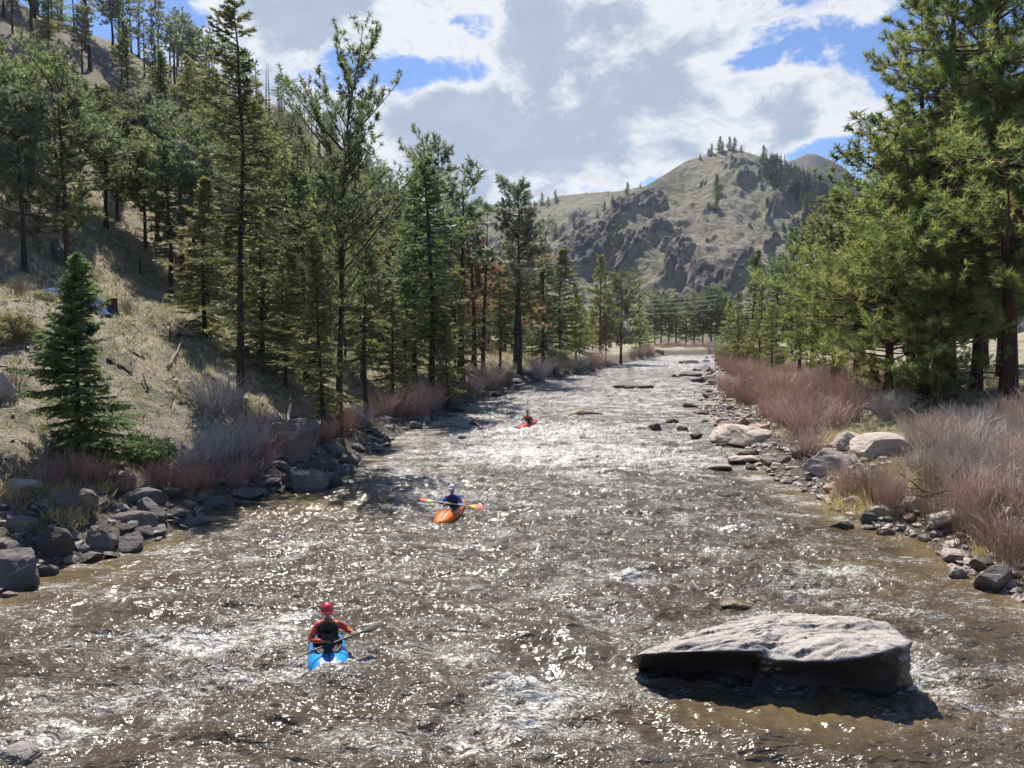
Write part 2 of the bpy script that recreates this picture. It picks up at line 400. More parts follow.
def build_water():
    ys = np.concatenate([np.linspace(-40, 5.8, 60), np.exp(np.linspace(math.log(6), math.log(330), 900))])
    s = np.linspace(0, 1, 560)
    L = xl(ys)-2.5; Rr = xr(ys)+2.5
    X = L[:, None] + (Rr-L)[:, None]*s[None, :]
    Y = np.repeat(ys[:, None], len(s), 1)
    f, cov = foam_fields(X, Y)
    Z = wave(X, Y, f)
    def bump(px, py, wx, wy, h, skew=0):
        cx, cy = on_plane(px, py); sx = wx*cy/F; sy = wy*cy*cy/(F*CAMZ)
        dx = X-cx; dy = (Y-cy) + skew*dx
        return h*np.exp(-(dx/sx)**2 - (dy/sy)**2)
    n = .8+.5*fbm(V3(X*1.6, Y*1.6, 5), 3)
    for b in [(508, 690, 30, 7, .26, .35), (520, 705, 16, 6, -.12, 0), (455, 705, 30, 6, .14, .2), (560, 720, 40, 6, .12, 0), (783, 577, 14, 4, .2, 0), (745, 572, 35, 2.5, .12, 0), (185, 548, 16, 4, .1, 0),
              (560, 545, 26, 4, .2, 0), (632, 578, 14, 3, .22, 0), (525, 436, 60, 3.5, .25, 0), (600, 450, 60, 3, .22, 0), (500, 462, 30, 3, .25, 0), (600, 475, 26, 2.6, .25, 0), (640, 490, 24, 3, .2, 0),
              (250, 720, 50, 6, .14, .3), (110, 665, 40, 4, .12, .2), (190, 630, 10, 20, .1, 0), (330, 676, 20, 4, .1, 0), (860, 585, 50, 4, .1, .2), (930, 655, 30, 8, .12, .3)]:
        Z = Z + bump(*b)*n
    # lee of the big boulder is smooth, water piles up upstream of it
    d = np.minimum(np.minimum(X-xl(Y), xr(Y)-X), 3)
    shallow = (1-sst(.0, 2.2, d))*(1-.75*sst(30, 45, Y))
    shallow = np.maximum(shallow, np.exp(-((X-5.0)/3.0)**2-((Y-12.0)/.75)**2)*.9)
    shallow = np.maximum(shallow, np.exp(-((X-9.2)/1.5)**2-((Y-18.8)/3)**2)*.6)
    shallow = np.maximum(shallow, np.exp(-((X+7.5)/2.6)**2-((Y-27.5)/3.2)**2)*.9)
    shallow = np.maximum(shallow, np.exp(-((X+10)/1.6)**2-((Y-19)/3.2)**2)*.7)
    me = make_mesh('river_water', V3(X, Y, Z).reshape(-1, 3), grid_faces(*X.shape), None, {'foam': cov.ravel(), 'shallow': shallow.ravel()}, True)
    m, nt = new_mat('river_water'); n_ = N(nt)
    geo = n_('ShaderNodeNewGeometry'); pos = geo.outputs['Position']
    mp = n_('ShaderNodeMapping', {'Vector': pos, 'Rotation': (0, 0, R(-12)), 'Scale': (.7, 1.3, 1)})
    v = mp.outputs[0]
    big = n_.noise(v, .8, 3, .5)
    # lacy foam threads
    wp = n_('ShaderNodeTexNoise', {'Vector': v, 'Scale': 1.6, 'Detail': 4, 'Roughness': .6})
    vv = n_('ShaderNodeVectorMath', {0: v, 1: wp.outputs[1]}, operation='ADD').outputs[0]
    fv = n_('ShaderNodeMapping', {'Vector': vv, 'Rotation': (0, 0, R(-28)), 'Scale': (.6, 1.35, 1)}).outputs[0]
    r1 = n_.noise(fv, 3.4, 7, .66, .6)
    ridge = n_.math('SUBTRACT', 1.0, n_.math('MULTIPLY', n_.math('ABSOLUTE', n_.math('SUBTRACT', r1, .5)), 9.0))
    r2 = n_.noise(vv, 15, 6, .72)
    fo = attr(n_, 'foam')
    lace = n_.math('ADD', n_.math('MULTIPLY', ridge, .46), n_.math('MULTIPLY', r2, .95))
    lace = n_.math('ADD', lace, n_.math('MULTIPLY', n_.math('SUBTRACT', big, .5), .9))
    fm = n_.ramp(n_.math('ADD', lace, n_.math('MULTIPLY', fo, .95)), 1.09, 1.38)
    fl = n_.noise(n_('ShaderNodeMapping', {'Vector': vv, 'Scale': (1, 1.5, 1)}).outputs[0], 24, 3, .6)
    fk = n_.ramp(n_.math('ADD', fl, n_.math('MULTIPLY', n_.math('SUBTRACT', n_.math('ADD', r1, n_.math('MULTIPLY', fo, .5)), .6), .55)), .66, .74)  # fine white flecks: sun sparkle painted into the colour, along with foam bubbles
    sh = attr(n_, 'shallow')
    fk = n_.math('MULTIPLY', fk, n_.math('SUBTRACT', 1.0, n_.math('MULTIPLY', sh, .8)))
    fm = n_.math('MAXIMUM', fm, fk)
    body = n_.mix(sh, (.072, .053, .034), (.145, .103, .05))
    body = n_.mix(n_.math('MULTIPLY', n_.ramp(n_.math('ADD', big, n_.math('MULTIPLY', fo, .3)), .55, .8), .5), body, (.13, .105, .07))
    foamc = n_.mix(n_.ramp(r2, .35, .65), (.34, .31, .26), (.66, .64, .60))
    col = n_.mix(fm, body, foamc)
    rough = n_.math('ADD', .15, n_.math('MULTIPLY', fm, .3))
    b1 = n_.noise(v, 2.6, 2, .5, .3); b2 = n_.noise(n_('ShaderNodeMapping', {'Vector': vv, 'Scale': (.8, 1.3, 1)}).outputs[0], 6, 2, .5, .3); b3 = n_.noise(n_('ShaderNodeMapping', {'Vector': vv, 'Scale': (.8, 1.3, 1)}).outputs[0], 19, 1.5, .5, .3)
    h = n_.math('ADD', n_.math('MULTIPLY', b1, .20), n_.math('ADD', n_.math('MULTIPLY', b2, .08), n_.math('MULTIPLY', b3, .010)))
    h = n_.math('ADD', h, n_.math('MULTIPLY', fm, .015))
    calm = n_.math('SUBTRACT', 1.0, n_.math('MULTIPLY', sh, .6))
    chop = n_.ramp(n_.noise(n_('ShaderNodeMapping', {'Vector': pos, 'Rotation': (0, 0, R(-25)), 'Scale': (.5, 1.2, 1)}).outputs[0], .55, 4, .6, .8), .36, .62)
    calm = n_.math('MULTIPLY', calm, n_.math('ADD', .42, n_.math('MULTIPLY', chop, .68)))
    b = n_('ShaderNodeBump', {'Height': n_.math('MULTIPLY', h, calm), 'Strength': 1, 'Distance': .75})
    p = n_('ShaderNodeBsdfPrincipled', {'Base Color': col, 'Roughness': rough, 'IOR': 1.38, 'Normal': b.outputs[0]})
    n_.out(p.outputs[0]); me.materials.append(m)
    tag(link('river_water', me), 'muddy brown river with white riffles', None, None, 'structure')
build_water()

# ------------------------------------------------------------------ plants
def rv(rs, n):
    v = rs.normal(size=(n, 3)); return v/np.linalg.norm(v, axis=1)[:, None]
def nrm(v): return v/(np.linalg.norm(v, axis=-1, keepdims=True)+1e-9)
PAL = {
 'pine': [(.135, .165, .055), (.185, .205, .075), (.085, .115, .042), (.22, .215, .09)],
 'pinedark': [(.095, .12, .055), (.12, .145, .065), (.07, .09, .045), (.15, .155, .08)],
 'fir': [(.105, .130, .055), (.135, .160, .068), (.072, .094, .042), (.16, .17, .08)],
 'firolive': [(.15, .165, .07), (.19, .20, .085), (.10, .12, .052), (.22, .20, .10)],
 'rust': [(.16, .12, .07), (.13, .10, .06), (.12, .12, .06), (.20, .125, .07)],
 'greygreen': [(.12, .14, .09), (.145, .165, .105), (.09, .11, .07), (.17, .17, .12)],
 'spruce': [(.085, .115, .045), (.12, .15, .06), (.06, .08, .035), (.15, .17, .08)],
}
def conifer(name, seed, H, crown0, Rmax, nb, kind, pal, needle=.14, width=.02, per=14, prof='cone', lean=0.0, gap=.15, bark='bark_dark', r0=None, twd=.26, upright=None, tufts=1):
    """One tree: returns (trunk mesh with its limbs, crown mesh)."""
    rs = np.random.RandomState(seed)
    r0 = r0 or .0115*H + .03
    K = 14; h = np.linspace(0, 1, K)
    wob = np.cumsum(rs.normal(size=(K, 2))*.006*H, 0)*h[:, None]
    tr = np.stack([wob[:, 0]+lean*H*h**1.5, wob[:, 1], h*H], 1); tr[0, 2] = -.5
    rad = r0*((1-h)**.85*.93+.05); rad[0] *= 1.45; rad[1] *= 1.08
    parts = [tubes(tr[None], rad[None], 9)]
    u = (np.arange(nb)+rs.rand(nb)*.9)/nb
    hb = crown0 + (.985-crown0)*u**.92
    # uneven crown: some azimuth/height zones are thin
    az = np.arange(nb)*2.39996 + rs.normal(size=nb)*.5
    t = (hb-crown0)/(1-crown0)
    if prof == 'cone': pr = (1-t)**.8*(.25+.75*sst(-.12, .12, t))+.03
    elif prof == 'column': pr = (1-t**2.4)*(.55+.45*sst(0, .3, t))*.9+.06
    elif prof == 'round': pr = np.sqrt(np.clip(1-(np.abs(t-.42)/.62)**2.2, 0, 1))*.95+.1
    elif prof == 'sparse': pr = (1-t)**.55*(.45+.55*sst(0, .35, t))+.05
    lump = 1+.55*np.sin(az*1.0+seed)*np.sin(t*9+seed*1.7) 
    Lb = Rmax*pr*(.62+.55*rs.rand(nb))*np.clip(lump, .45, 1.5)
    keep = rs.rand(nb) > gap
    hb, az, t, Lb = hb[keep], az[keep], t[keep], Lb[keep]; nb = len(hb)
    if kind == 'pine': el = R(-4) + R(32)*t**1.3 + rs.normal(size=nb)*.16
    else: el = R(-16) + R(48)*t + rs.normal(size=nb)*.09
    if upright is not None: el = R(upright)+R(25)*t + rs.normal(size=nb)*.12
    base = np.stack([np.interp(hb*H, tr[:, 2], tr[:, i]) for i in (0, 1, 2)], 1)
    d0 = np.stack([np.cos(az)*np.cos(el), np.sin(az)*np.cos(el), np.sin(el)], 1)
    Kb = 6; s = np.linspace(0, 1, Kb)
    bend = (.11 if kind == 'pine' else .13)
    curve = s**2*bend - s*(.0 if kind == 'pine' else .12)
    P = base[:, None] + d0[:, None]*(s[:, None]*Lb[:, None, None]) + np.array([0, 0, 1.])*(curve[None, :, None]*Lb[:, None, None])
    side = nrm(np.cross(d0, [0, 0, 1.]))
    P += side[:, None]*(np.sin(s*3+rs.rand(nb)[:, None]*6)*.05)[..., None]*Lb[:, None, None]*s[:, None]
    rb = np.clip(.012*Lb+.006*H/12, .008, .09)[:, None]*(1-s*.8)
    parts.append(tubes(P, rb, 4))
    # twigs
    nt_ = np.clip((Lb/twd).astype(int), 2, 16); B = np.repeat(np.arange(nb), nt_)
    o = np.concatenate([np.arange(k) for k in nt_]); nn = nt_[B]
    ts = (.22 if kind == 'pine' else .12) + (.80 if kind == 'pine' else .88)*(o+rs.rand(len(o)))/nn; ts = np.clip(ts, 0, .99)
    def onb(B, ts):
        q = ts*(Kb-1); i = np.minimum(q.astype(int), Kb-2); f = (q-i)[:, None]
        return P[B, i]*(1-f)+P[B, i+1]*f, nrm(P[B, i+1]-P[B, i])
    tp, td = onb(B, ts)
    sgn = np.where(o % 2 == 0, 1, -1)[:, None]
    sd_ = side[B]
    if kind == 'pine':
        tdir = nrm(td*.75 + sd_*sgn*(.5+.3*rs.rand(len(B), 1)) + rv(rs, len(B))*.35 + np.array([0, 0, 1.])*(.3+.4*rs.normal(size=(len(B), 1))))
        tl = np.clip(Lb[B]*.30*(1.15-ts*.6)*(.6+.7*rs.rand(len(B))), .12, 1.5)
    else:
        tdir = nrm(td*.6 + sd_*sgn*.85 + np.array([0, 0, 1.])*(-.10+.1*rs.normal(size=(len(B), 1))))
        tl = np.clip(Lb[B]*.36*(1.1-ts*.8)*(.6+.6*rs.rand(len(B))), .1, 1.1)
    Kt = 4; s2 = np.linspace(0, 1, Kt)
    sag = (.25 if kind == 'pine' else -.12)
    TP = tp[:, None] + tdir[:, None]*(s2[:, None]*tl[:, None, None]) + np.array([0, 0, 1.])*(sag*s2**2)[None, :, None]*tl[:, None, None]
    parts.append(tubes(TP, np.clip(.006+.004*tl, .004, .02)[:, None]*(1-.6*s2)*(1 if H > 6 else .6), 3))
    tv, tf = merge(parts)
    trunk = make_mesh(name+'_wood', tv, tf, M[bark], None, True)
    # needles
    pal_ = np.array(PAL[pal])
    if kind == 'pine':
        cs, cd = [], []
        for q in np.linspace(1, .5, tufts+1)[: tufts+1]:
            i = q*(Kt-1); j = min(int(i), Kt-2); f = i-j
            cs.append(TP[:, j]*(1-f)+TP[:, j+1]*f); cd.append(nrm(TP[:, j+1]-TP[:, j]))
        cs.append(P[:, -1]); cd.append(nrm(P[:, -1]-P[:, -2]))
        cs = np.concatenate(cs); cd = np.concatenate(cd)
        sel = rs.rand(len(cs)) > .06; cs, cd = cs[sel], cd[sel]
        n0 = len(cs); I = np.repeat(np.arange(n0), per)
        dirs = nrm(cd[I]*.42 + rv(rs, len(I))*.95 + np.array([0, 0, .18]))
        st = cs[I] + cd[I]*(rs.rand(len(I), 1)-.7)*needle*.5
        ln = needle*(.75+.5*rs.rand(len(I)))*(.8+.4*rs.rand(n0))[I]
    else:
        I0 = np.repeat(np.arange(len(TP)), per); q = rs.rand(len(I0))*(Kt-1); j = np.minimum(q.astype(int), Kt-2); f = (q-j)[:, None]
        st = TP[I0, j]*(1-f)+TP[I0, j+1]*f
        dd = nrm(TP[I0, j+1]-TP[I0, j]); sg = np.where(rs.rand(len(I0)) > .5, 1, -1)[:, None]
        lat = nrm(np.cross(dd, [0, 0, 1.]))
        dirs = nrm(dd*.8+lat*sg*.75+rv(rs, len(I0))*.38+np.array([0, 0, -.06]))
        ln = needle*(.6+.7*rs.rand(len(I0)))
        # spray along the main branch too
        nbp = per*3; I1 = np.repeat(np.arange(nb), nbp); t1 = .15+.85*rs.rand(len(I1)); p1, d1 = onb(I1, t1)
        st = np.concatenate([st, p1]); dirs = np.concatenate([dirs, nrm(d1*.7+rv(rs, len(I1))*.7)]); ln = np.concatenate([ln, needle*(.6+.6*rs.rand(len(I1)))])
        I = np.concatenate([I0, I1+len(TP)]); n0 = len(TP)+nb
    wv = nrm(np.cross(dirs, rv(rs, len(dirs))))*(width*(.7+.6*rs.rand(len(dirs))))[:, None]
    v = np.stack([st-wv*.5, st+wv*.5, st+dirs*ln[:, None]+wv*.12, st+dirs*ln[:, None]-wv*.12], 1).reshape(-1, 3)
    nq = len(dirs); f = np.arange(nq*4).reshape(-1, 4)
    cz = pal_[rs.randint(0, len(pal_), n0)]*(1.12+.5*rs.rand(n0, 1))
    zone = .5+.5*perlin(np.concatenate([st[:, :2]*.7, st[:, 2:]*.5], 1)+seed*3.3)
    cz = cz[I]*(.75+.5*zone[:, None])*(.85+.3*rs.rand(nq, 1))
    if pal == 'rust2': pass
    crown = make_mesh(name+'_needles', v, f, M['pine' if kind == 'pine' else 'fir'], {'tint': np.repeat(cz, 4, 0)})
    return trunk, crown

TREE = {}
def tv(key, **k):
    TREE[key] = (conifer(key, **k), k['H'])
# near right-bank ponderosas
tv('big1', seed=1, H=24, crown0=.17, Rmax=6.4, nb=150, kind='pine', pal='pine', needle=0.24, width=0.026, per=21, prof='cone', bark='bark_red', r0=0.3, twd=0.27, tufts=3, gap=0.3)
tv('big2', seed=2, H=19, crown0=.16, Rmax=5.4, nb=140, kind='pine', pal='pine', needle=0.24, width=0.026, per=21, prof='cone', bark='bark_red', r0=0.27, twd=0.27, tufts=3, gap=0.3)
tv('big3', seed=3, H=13, crown0=.06, Rmax=4.4, nb=140, kind='pine', pal='pine', needle=0.24, width=0.026, per=21, prof='cone', bark='bark_red', r0=.24, twd=0.27, tufts=3, gap=0.25)
# medium pines
tv('pineA', seed=4, H=15, crown0=.22, Rmax=3.3, nb=110, kind='pine', pal='pinedark', needle=0.32, width=0.065, per=11, prof='round', bark='bark_red', twd=.34, gap=0.18, tufts=2)
tv('pineB', seed=5, H=15, crown0=.12, Rmax=3.3, nb=110, kind='pine', pal='pine', needle=0.32, width=0.065, per=11, prof='cone', bark='bark_red', twd=.34, gap=0.18, tufts=2)
tv('pineC', seed=6, H=16, crown0=.42, Rmax=2.3, nb=110, kind='pine', pal='greygreen', needle=0.32, width=0.065, per=11, prof='round', bark='bark_dark', twd=.36, gap=0.18, tufts=2)
tv('pineD', seed=16, H=15, crown0=.3, Rmax=2.6, nb=110, kind='pine', pal='firolive', needle=0.32, width=0.065, per=11, prof='column', bark='bark_red', twd=.34, gap=0.18, tufts=2)
# firs
tv('firA', seed=7, H=14, crown0=.07, Rmax=3.1, nb=175, kind='fir', pal='fir', needle=0.24, width=0.075, per=14, prof='cone', twd=.24, gap=0.12)
tv('firB', seed=8, H=14, crown0=.1, Rmax=3.1, nb=175, kind='fir', pal='firolive', needle=0.24, width=0.075, per=14, prof='column', twd=.24, gap=0.12)
tv('firC', seed=9, H=14, crown0=.25, Rmax=2.5, nb=150, kind='fir', pal='fir', needle=0.24, width=0.07, per=14, prof='sparse', twd=.26, gap=.25)
tv('firD', seed=19, H=12, crown0=.05, Rmax=3.1, nb=175, kind='fir', pal='firolive', needle=0.24, width=0.075, per=14, prof='cone', twd=.26, gap=0.12)
tv('rustA', seed=10, H=14, crown0=.25, Rmax=2.3, nb=110, kind='pine', pal='rust', needle=0.32, width=0.065, per=11, prof='column', twd=.36, gap=0.18, tufts=2)
tv('ridge', seed=12, H=12, crown0=.38, Rmax=1.6, nb=50, kind='fir', pal='greygreen', needle=.3, width=0.11, per=9, prof='sparse', twd=.34, gap=.3)
tv('ridge2', seed=13, H=12, crown0=.55, Rmax=1.6, nb=50, kind='pine', pal='greygreen', needle=.34, width=0.11, per=9, prof='round', twd=.4, gap=.3)
tv('bare', seed=14, H=11, crown0=.3, Rmax=.9, nb=40, kind='fir', pal='rust', needle=.1, width=.02, per=1, prof='sparse', twd=.5, gap=.4)
tv('spruce', seed=15, H=6.6, crown0=.05, Rmax=2.0, nb=230, kind='fir', pal='spruce', needle=0.13, width=0.04, per=26, prof='cone', twd=0.11, gap=0.06)
# the two tall bank trees
tv('tallfir', seed=21, H=20.5, crown0=.16, Rmax=3.5, nb=190, kind='fir', pal='fir', needle=0.2, width=0.06, per=18, prof='sparse', twd=.22, r0=0.2, gap=0.25)
tv('tallpine', seed=22, H=19.5, crown0=.32, Rmax=3.6, nb=95, kind='pine', pal='pinedark', needle=0.24, width=0.045, per=15, prof='round', twd=.34, r0=0.2, gap=0.3, upright=34, tufts=2)

ORD1 = 'first second third fourth fifth sixth seventh eighth ninth tenth eleventh twelfth thirteenth fourteenth fifteenth sixteenth seventeenth eighteenth nineteenth'.split()
TENS = 'twenty thirty forty fifty sixty seventy eighty ninety'.split()
def ordinal(i):           # 0-based
    k = i+1
    if k < 20: return ORD1[k-1]
    if k >= 100: return 'hundredth' if k == 100 else 'hundred-and-' + ordinal(k-101)
    t, u = divmod(k, 10)
    return (TENS[t-2][:-1]+'ieth') if u == 0 else TENS[t-2]+'-'+ORD1[u-1]

PLACED = []
def tree(key, x, y, H, name, label, cat, group=None, z=None, rot=None, wide=1.0, lean=0):
    (tm, cm), H0 = TREE[key]
    z = gz(x, y) if z is None else z
    e = empty(name, (x, y, z-.05), (lean, 0, rnd.random()*6.28 if rot is None else rot))
    s = H/H0; e.scale = (s*wide, s*wide, s)
    tag(e, label, cat, group)
    link('trunk', tm, e); link('crown', cm, e)
    PLACED.append((x, y, H))
    return e
NAMES = {'pine': ('pine_tree', 'pine tree'), 'fir': ('fir_tree', 'fir tree')}
def nm(key): return ('fir_tree', 'fir tree') if key.startswith(('fir', 'tallfir', 'ridge')) and key != 'ridge2' else ('bare_tree', 'bare tree') if key == 'bare' else ('spruce_tree', 'spruce tree') if key == 'spruce' else ('pine_tree', 'pine tree')
def tree_px(key, px, y, toppy, label, group=None, basepx=None, wide=1.0, **k):
    """A tree whose foot stands on the ground at distance y under image column px; its height from where its tip shows."""
    x = at(px, 335, y)[0]; z = gz(x, y)
    H = at(px, toppy, y)[2] - z
    n_, c_ = nm(key)
    return tree(key, x, y, H, n_, label, c_, group, z, wide=wide, **k)

# --- hand placed trees, left bank
tree_px('spruce', 74, 24.5, 252, 'small bright conical spruce standing alone low on the left bank', wide=.9)
tree_px('tallfir', 240, 38, -12, 'very tall thin-topped fir, tallest on the left bank, running out of frame', rot=.4)
tree_px('tallpine', 338, 40, 66, 'tall open pine with bare upswept branches and tufted top against the cloud', rot=1.1)
LG = 'trees close to the left water edge'
tree_px('firB', 322, 38, 232, 'dense dark young fir at the foot of the open upswept pine', LG, wide=.85)
tree_px('firA', 306, 47, 160, 'olive fir just upstream of the very tall fir', LG)
tree_px('firD', 205, 44, 176, 'broad yellow-green fir touching the left side of the very tall fir', LG, wide=1.15)
tree_px('firD', 262, 45, 205, 'bushy fir filling the gap behind the very tall fir trunk', LG, wide=1.2)
tree_px('firB', 285, 43, 262, 'short fir with feathery tip between the tall fir and the open pine', LG)
tree_px('firC', 365, 46, 226, 'thin young fir right beside the open upswept pine', LG)
tree_px('firD', 392, 55, 278, 'small fir with low sweeping boughs over the grey shrubs', LG)
tree_px('firB', 362, 56, 215, 'brownish olive fir behind the open upswept pine', LG)
tree_px('firC', 431, 60, 152, 'tall straight fir with long dark trunk above the red willows', LG, wide=1.15)
tree_px('firA', 414, 68, 160, 'full green fir just left of the tall straight fir', LG, wide=.85)
tree_px('firC', 405, 64, 250, 'slender fir standing under the full green fir', LG)
tree_px('firB', 455, 66, 270, 'narrow dark fir leaning over the driftwood bank', LG)
tree_px('pineC', 436, 84, 146, 'flat-topped pine whose crown stands above the tall straight fir', LG, wide=.9)
tree_px('ridge2', 461, 74, 178, 'long bare-trunked pine with a small tufted head', LG, wide=1.4)
tree_px('rustA', 474, 90, 208, 'rust-tinged pine behind the small-headed bare pine', LG, wide=1.25)
tree_px('bare', 483, 82, 205, 'dead reddish leaning trunk without needles above the grassy slope', LG)
tree_px('rustA', 516, 104, 222, 'rusty brown pine, lower and wider, behind the dark spired pine', LG, wide=1.5)
tree_px('pineC', 520, 98, 184, 'dark spired pine with ragged layers, highest against the pale hill', LG, wide=.9)
tree_px('firA', 543, 112, 236, 'dark full fir standing at the slope foot beside the spired pine', LG, wide=1.1)
tree_px('firD', 560, 126, 248, 'olive topped fir overlapping the dark full fir', LG, wide=1.2)
tree_px('pineB', 576, 132, 282, 'low round pine above the dark waterline boulders', LG)
tree_px('pineB', 600, 150, 255, 'full pine with reddish lower boughs near the river bend', LG)
tree_px('pineA', 621, 158, 276, 'dark pine close beside the full pine at the river bend', LG, wide=1.2)
tree_px('rustA', 606, 146, 312, 'short rust-brown tree at the foot of the bend pines', LG, wide=1.2)
tree_px('pineB', 640, 190, 294, 'smallest pine of the group at the river bend', LG)
tree_px('firC', 500, 92, 262, 'thin fir on the grassy slope behind the dead reddish trunk', LG)
tree_px('firC', 345, 60, 262, 'small fir in the shade above the mossy bank boulders', LG)
tree_px('firB', 448, 60, 310, 'stubby fir over the willows beside the narrow dark fir', LG)
# meadow grove on the left
GG = 'pines of the meadow grove'
k = 0
for px, y, top in [(-14, 50, 40), (6, 60, 45), (27, 48, 92), (38, 66, 55), (63, 60, 62), (70, 52, 78), (86, 68, 90), (110, 64, 84), (121, 70, 100), (148, 66, 128), (160, 72, 95), (172, 60, 140), (184, 66, 118), (196, 74, 135), (208, 62, 150), (128, 76, 120)]:
    key = ['pineA', 'pineD', 'pineC', 'firC'][k % 4] if px != 70 else 'pineA'
    tree_px(key, px, y, top, None, GG, wide=1.15); k += 1
rs = np.random.RandomState(5)
# hillside forest, lower part
n_ok = 0
for i in range(4000):
    y = 52 + 170*rs.rand()**1.2; 
    x = xl(min(y, 228)) - 12 - 62*rs.rand()
    z = gz(x, y); px, py = proj(x, y, z)
    if not (-25 < px < 600): continue
    if px < 215 and y < 98: continue
    hi = sst(24, 42, z)
    if rs.rand() < hi*.84: continue
    if y > 160 and rs.rand() < .4: continue
    if min((math.hypot(x-a, y-b) for a, b, c in PLACED), default=9) < 2.3+.012*y: continue
    H = (9+6.5*rs.rand())*(1-.25*hi)
    if px > 470 and py - H*F/y < 250: continue
    key = rs.choice(['firA', 'firB', 'firD', 'pineD', 'firC', 'pineA', 'pineC', 'rustA'], p=[.2, .2, .17, .12, .12, .07, .08, .04])
    n_, c_ = nm(key)
    tree(key, x, y, H, n_, None, c_, 'trees on the forested left hillside', z, wide=1+.2*rs.rand())
    n_ok += 1
    if n_ok >= 175: break
# sparse, partly burnt trees on the skyline
n_sk = 0
for i in range(3000):
    y = 88 + 230*rs.rand(); rx = np.interp(y, RX[:, 0], RX[:, 1])
    x = rx + 14*rs.rand()**1.5 - 1
    z = gz(x, y); px, py = proj(x, y, z)
    if not (-10 < px < 405): continue
    if min((math.hypot(x-a, y-b) for a, b, c in PLACED), default=9) < 2.2+.006*y: continue
    key = rs.choice(['ridge', 'ridge2', 'bare', 'pineC'], p=[.4, .27, .2, .13])
    n_, c_ = nm(key)
    tree(key, x, y, (7+6*rs.rand())*(1.1 if px < 230 else .95), n_, None, c_, 'trees along the left skyline', z, wide=1.1+.3*rs.rand())
    n_sk += 1
    if n_sk >= 105: break

# --- right bank
RG = 'big pines of the right bank'
def tr_(key, px, y, H, label, wide=1., rot=None, group=RG):
    x = at(px, 335, y)[0]
    n_, c_ = nm(key)
    return tree(key, x, y, H, n_, label, c_, group, None, rot, wide)
tr_('big1', 1011, 39, 30, 'huge pine with thick dark trunk running out of frame, closest on the right bank')
tr_('big2', 951, 42, 26, 'large pine with thin crown base standing between the two red trunks')
tr_('big1', 1085, 36, 28, 'pine beyond the picture edge whose boughs reach in on the right')
tr_('big3', 890, 44, 14.5, 'young pine with boughs almost to the willows, beside the twin trunks', .95)
tr_('big2', 924, 47, 23.5, 'right-hand one of two close red trunks on the right bank', 1.0)
tr_('pineA', 912, 48.5, 17, 'left-hand one of two close red trunks on the right bank', 1.4)
tr_('big1', 978, 46, 25, 'stout pine with wide flared red base behind the willows')
tr_('big3', 935, 40, 8.5, 'low bright pine whose boughs hang over the grey willows', 1.05)
tr_('pineA', 1000, 58, 15, 'short-trunked dark pine deep in the shade of the huge pine')
for px, y, top, lab, key, wd in [(835, 56, 190, 'tall pine directly upstream of the young willow-side pine', 'pineB', 1.0), (812, 66, 214, 'dark-trunked pine left of the tall upstream pine', 'pineB', .95), (800, 70, 232, 'slim pine next to the dark-trunked pine', 'pineA', 1.0),
        (772, 76, 298, 'small yellow-green pine low behind the willows', 'pineB', 1.0), (792, 90, 262, 'pine half hidden above the small yellow-green pine', 'pineB', .9), (776, 120, 254, 'dark spired pine, right of the pair against the hill', 'firA', 1.1), (752, 118, 249, 'dark spired pine, left of the pair against the hill', 'firA', 1.1),
        (738, 104, 292, 'rounded pine at the bend, in front of the dark spired pair', 'pineB', 1.0), (760, 98, 284, 'leafy pine between the dark spired pair and the small yellow-green pine', 'pineB', 1.0), (728, 128, 300, 'bright pine standing closest to the utility pole', 'pineB', 1.1),
        (858, 62, 200, 'pine behind the young willow-side pine', 'pineA', 1.5), (890, 66, 170, 'pine crown showing behind the low bright pine', 'pineB', 1.4), (940, 70, 120, 'pine deep behind the two close red trunks', 'pineB', 1.4), (1040, 62, 90, 'pine deep behind the huge pine', 'pineA', 1.4), (985, 76, 150, 'shaded pine deep behind the stout flared pine', 'pineA', 1.4)]:
    tree_px(key, px, y, top, lab, 'pines farther along the right bank', wide=wd)
# row of pines across the bend
for px, y, top in [(655, 268, 298), (661, 275, 293), (669, 262, 300), (676, 270, 294), (686, 265, 296), (694, 272, 291), (703, 266, 297), (711, 262, 289), (718, 270, 286), (724, 258, 296), (732, 262, 300)]:
    tree_px('pineA' if px % 2 else 'pineB', px, y, top, None, 'row of pines across the river bend', wide=1.25)
# trees on the far hills
def on_hill(name, px, py, over=False):
    pxa, t, X, Y, Z, rk = HILLS[name]
    i = int(round((px-pxa[0])/(pxa[1]-pxa[0])))
    i = min(max(i, 0), len(pxa)-1)
    jmax = int(np.searchsorted(t, 1.0))
    P = [proj(X[i, j], Y[i, j], Z[i, j])[1] for j in range(jmax+1)]
    j = int(np.argmin(np.abs(np.array(P)-py)))
    return X[i, j], Y[i, j], Z[i, j]
rs2 = np.random.RandomState(3)
for px, py, h in [(627, 186, 9), (612, 193, 5), (717, 196, 16), (716, 210, 12), (708, 155, 6), (711, 154, 9), (719, 151, 13), (722, 150, 8), (729, 149, 11), (734, 151, 12), (741, 152, 6), (763, 163, 15), (771, 162, 7), (545, 262, 5), (597, 215, 5),
                  (583, 300, 5), (764, 172, 6), (800, 205, 10), (806, 214, 14), (812, 210, 12), (548, 250, 4), (700, 160, 5), (640, 186, 3.5)]:
    x, y, z = on_hill('rocky_hill', px, py)
    key = 'firA' if h > 6 else 'firD'
    tree(key, x, y, h, 'fir_tree', None, 'fir tree', 'single trees on the rocky hill', z-.3, wide=1.5)
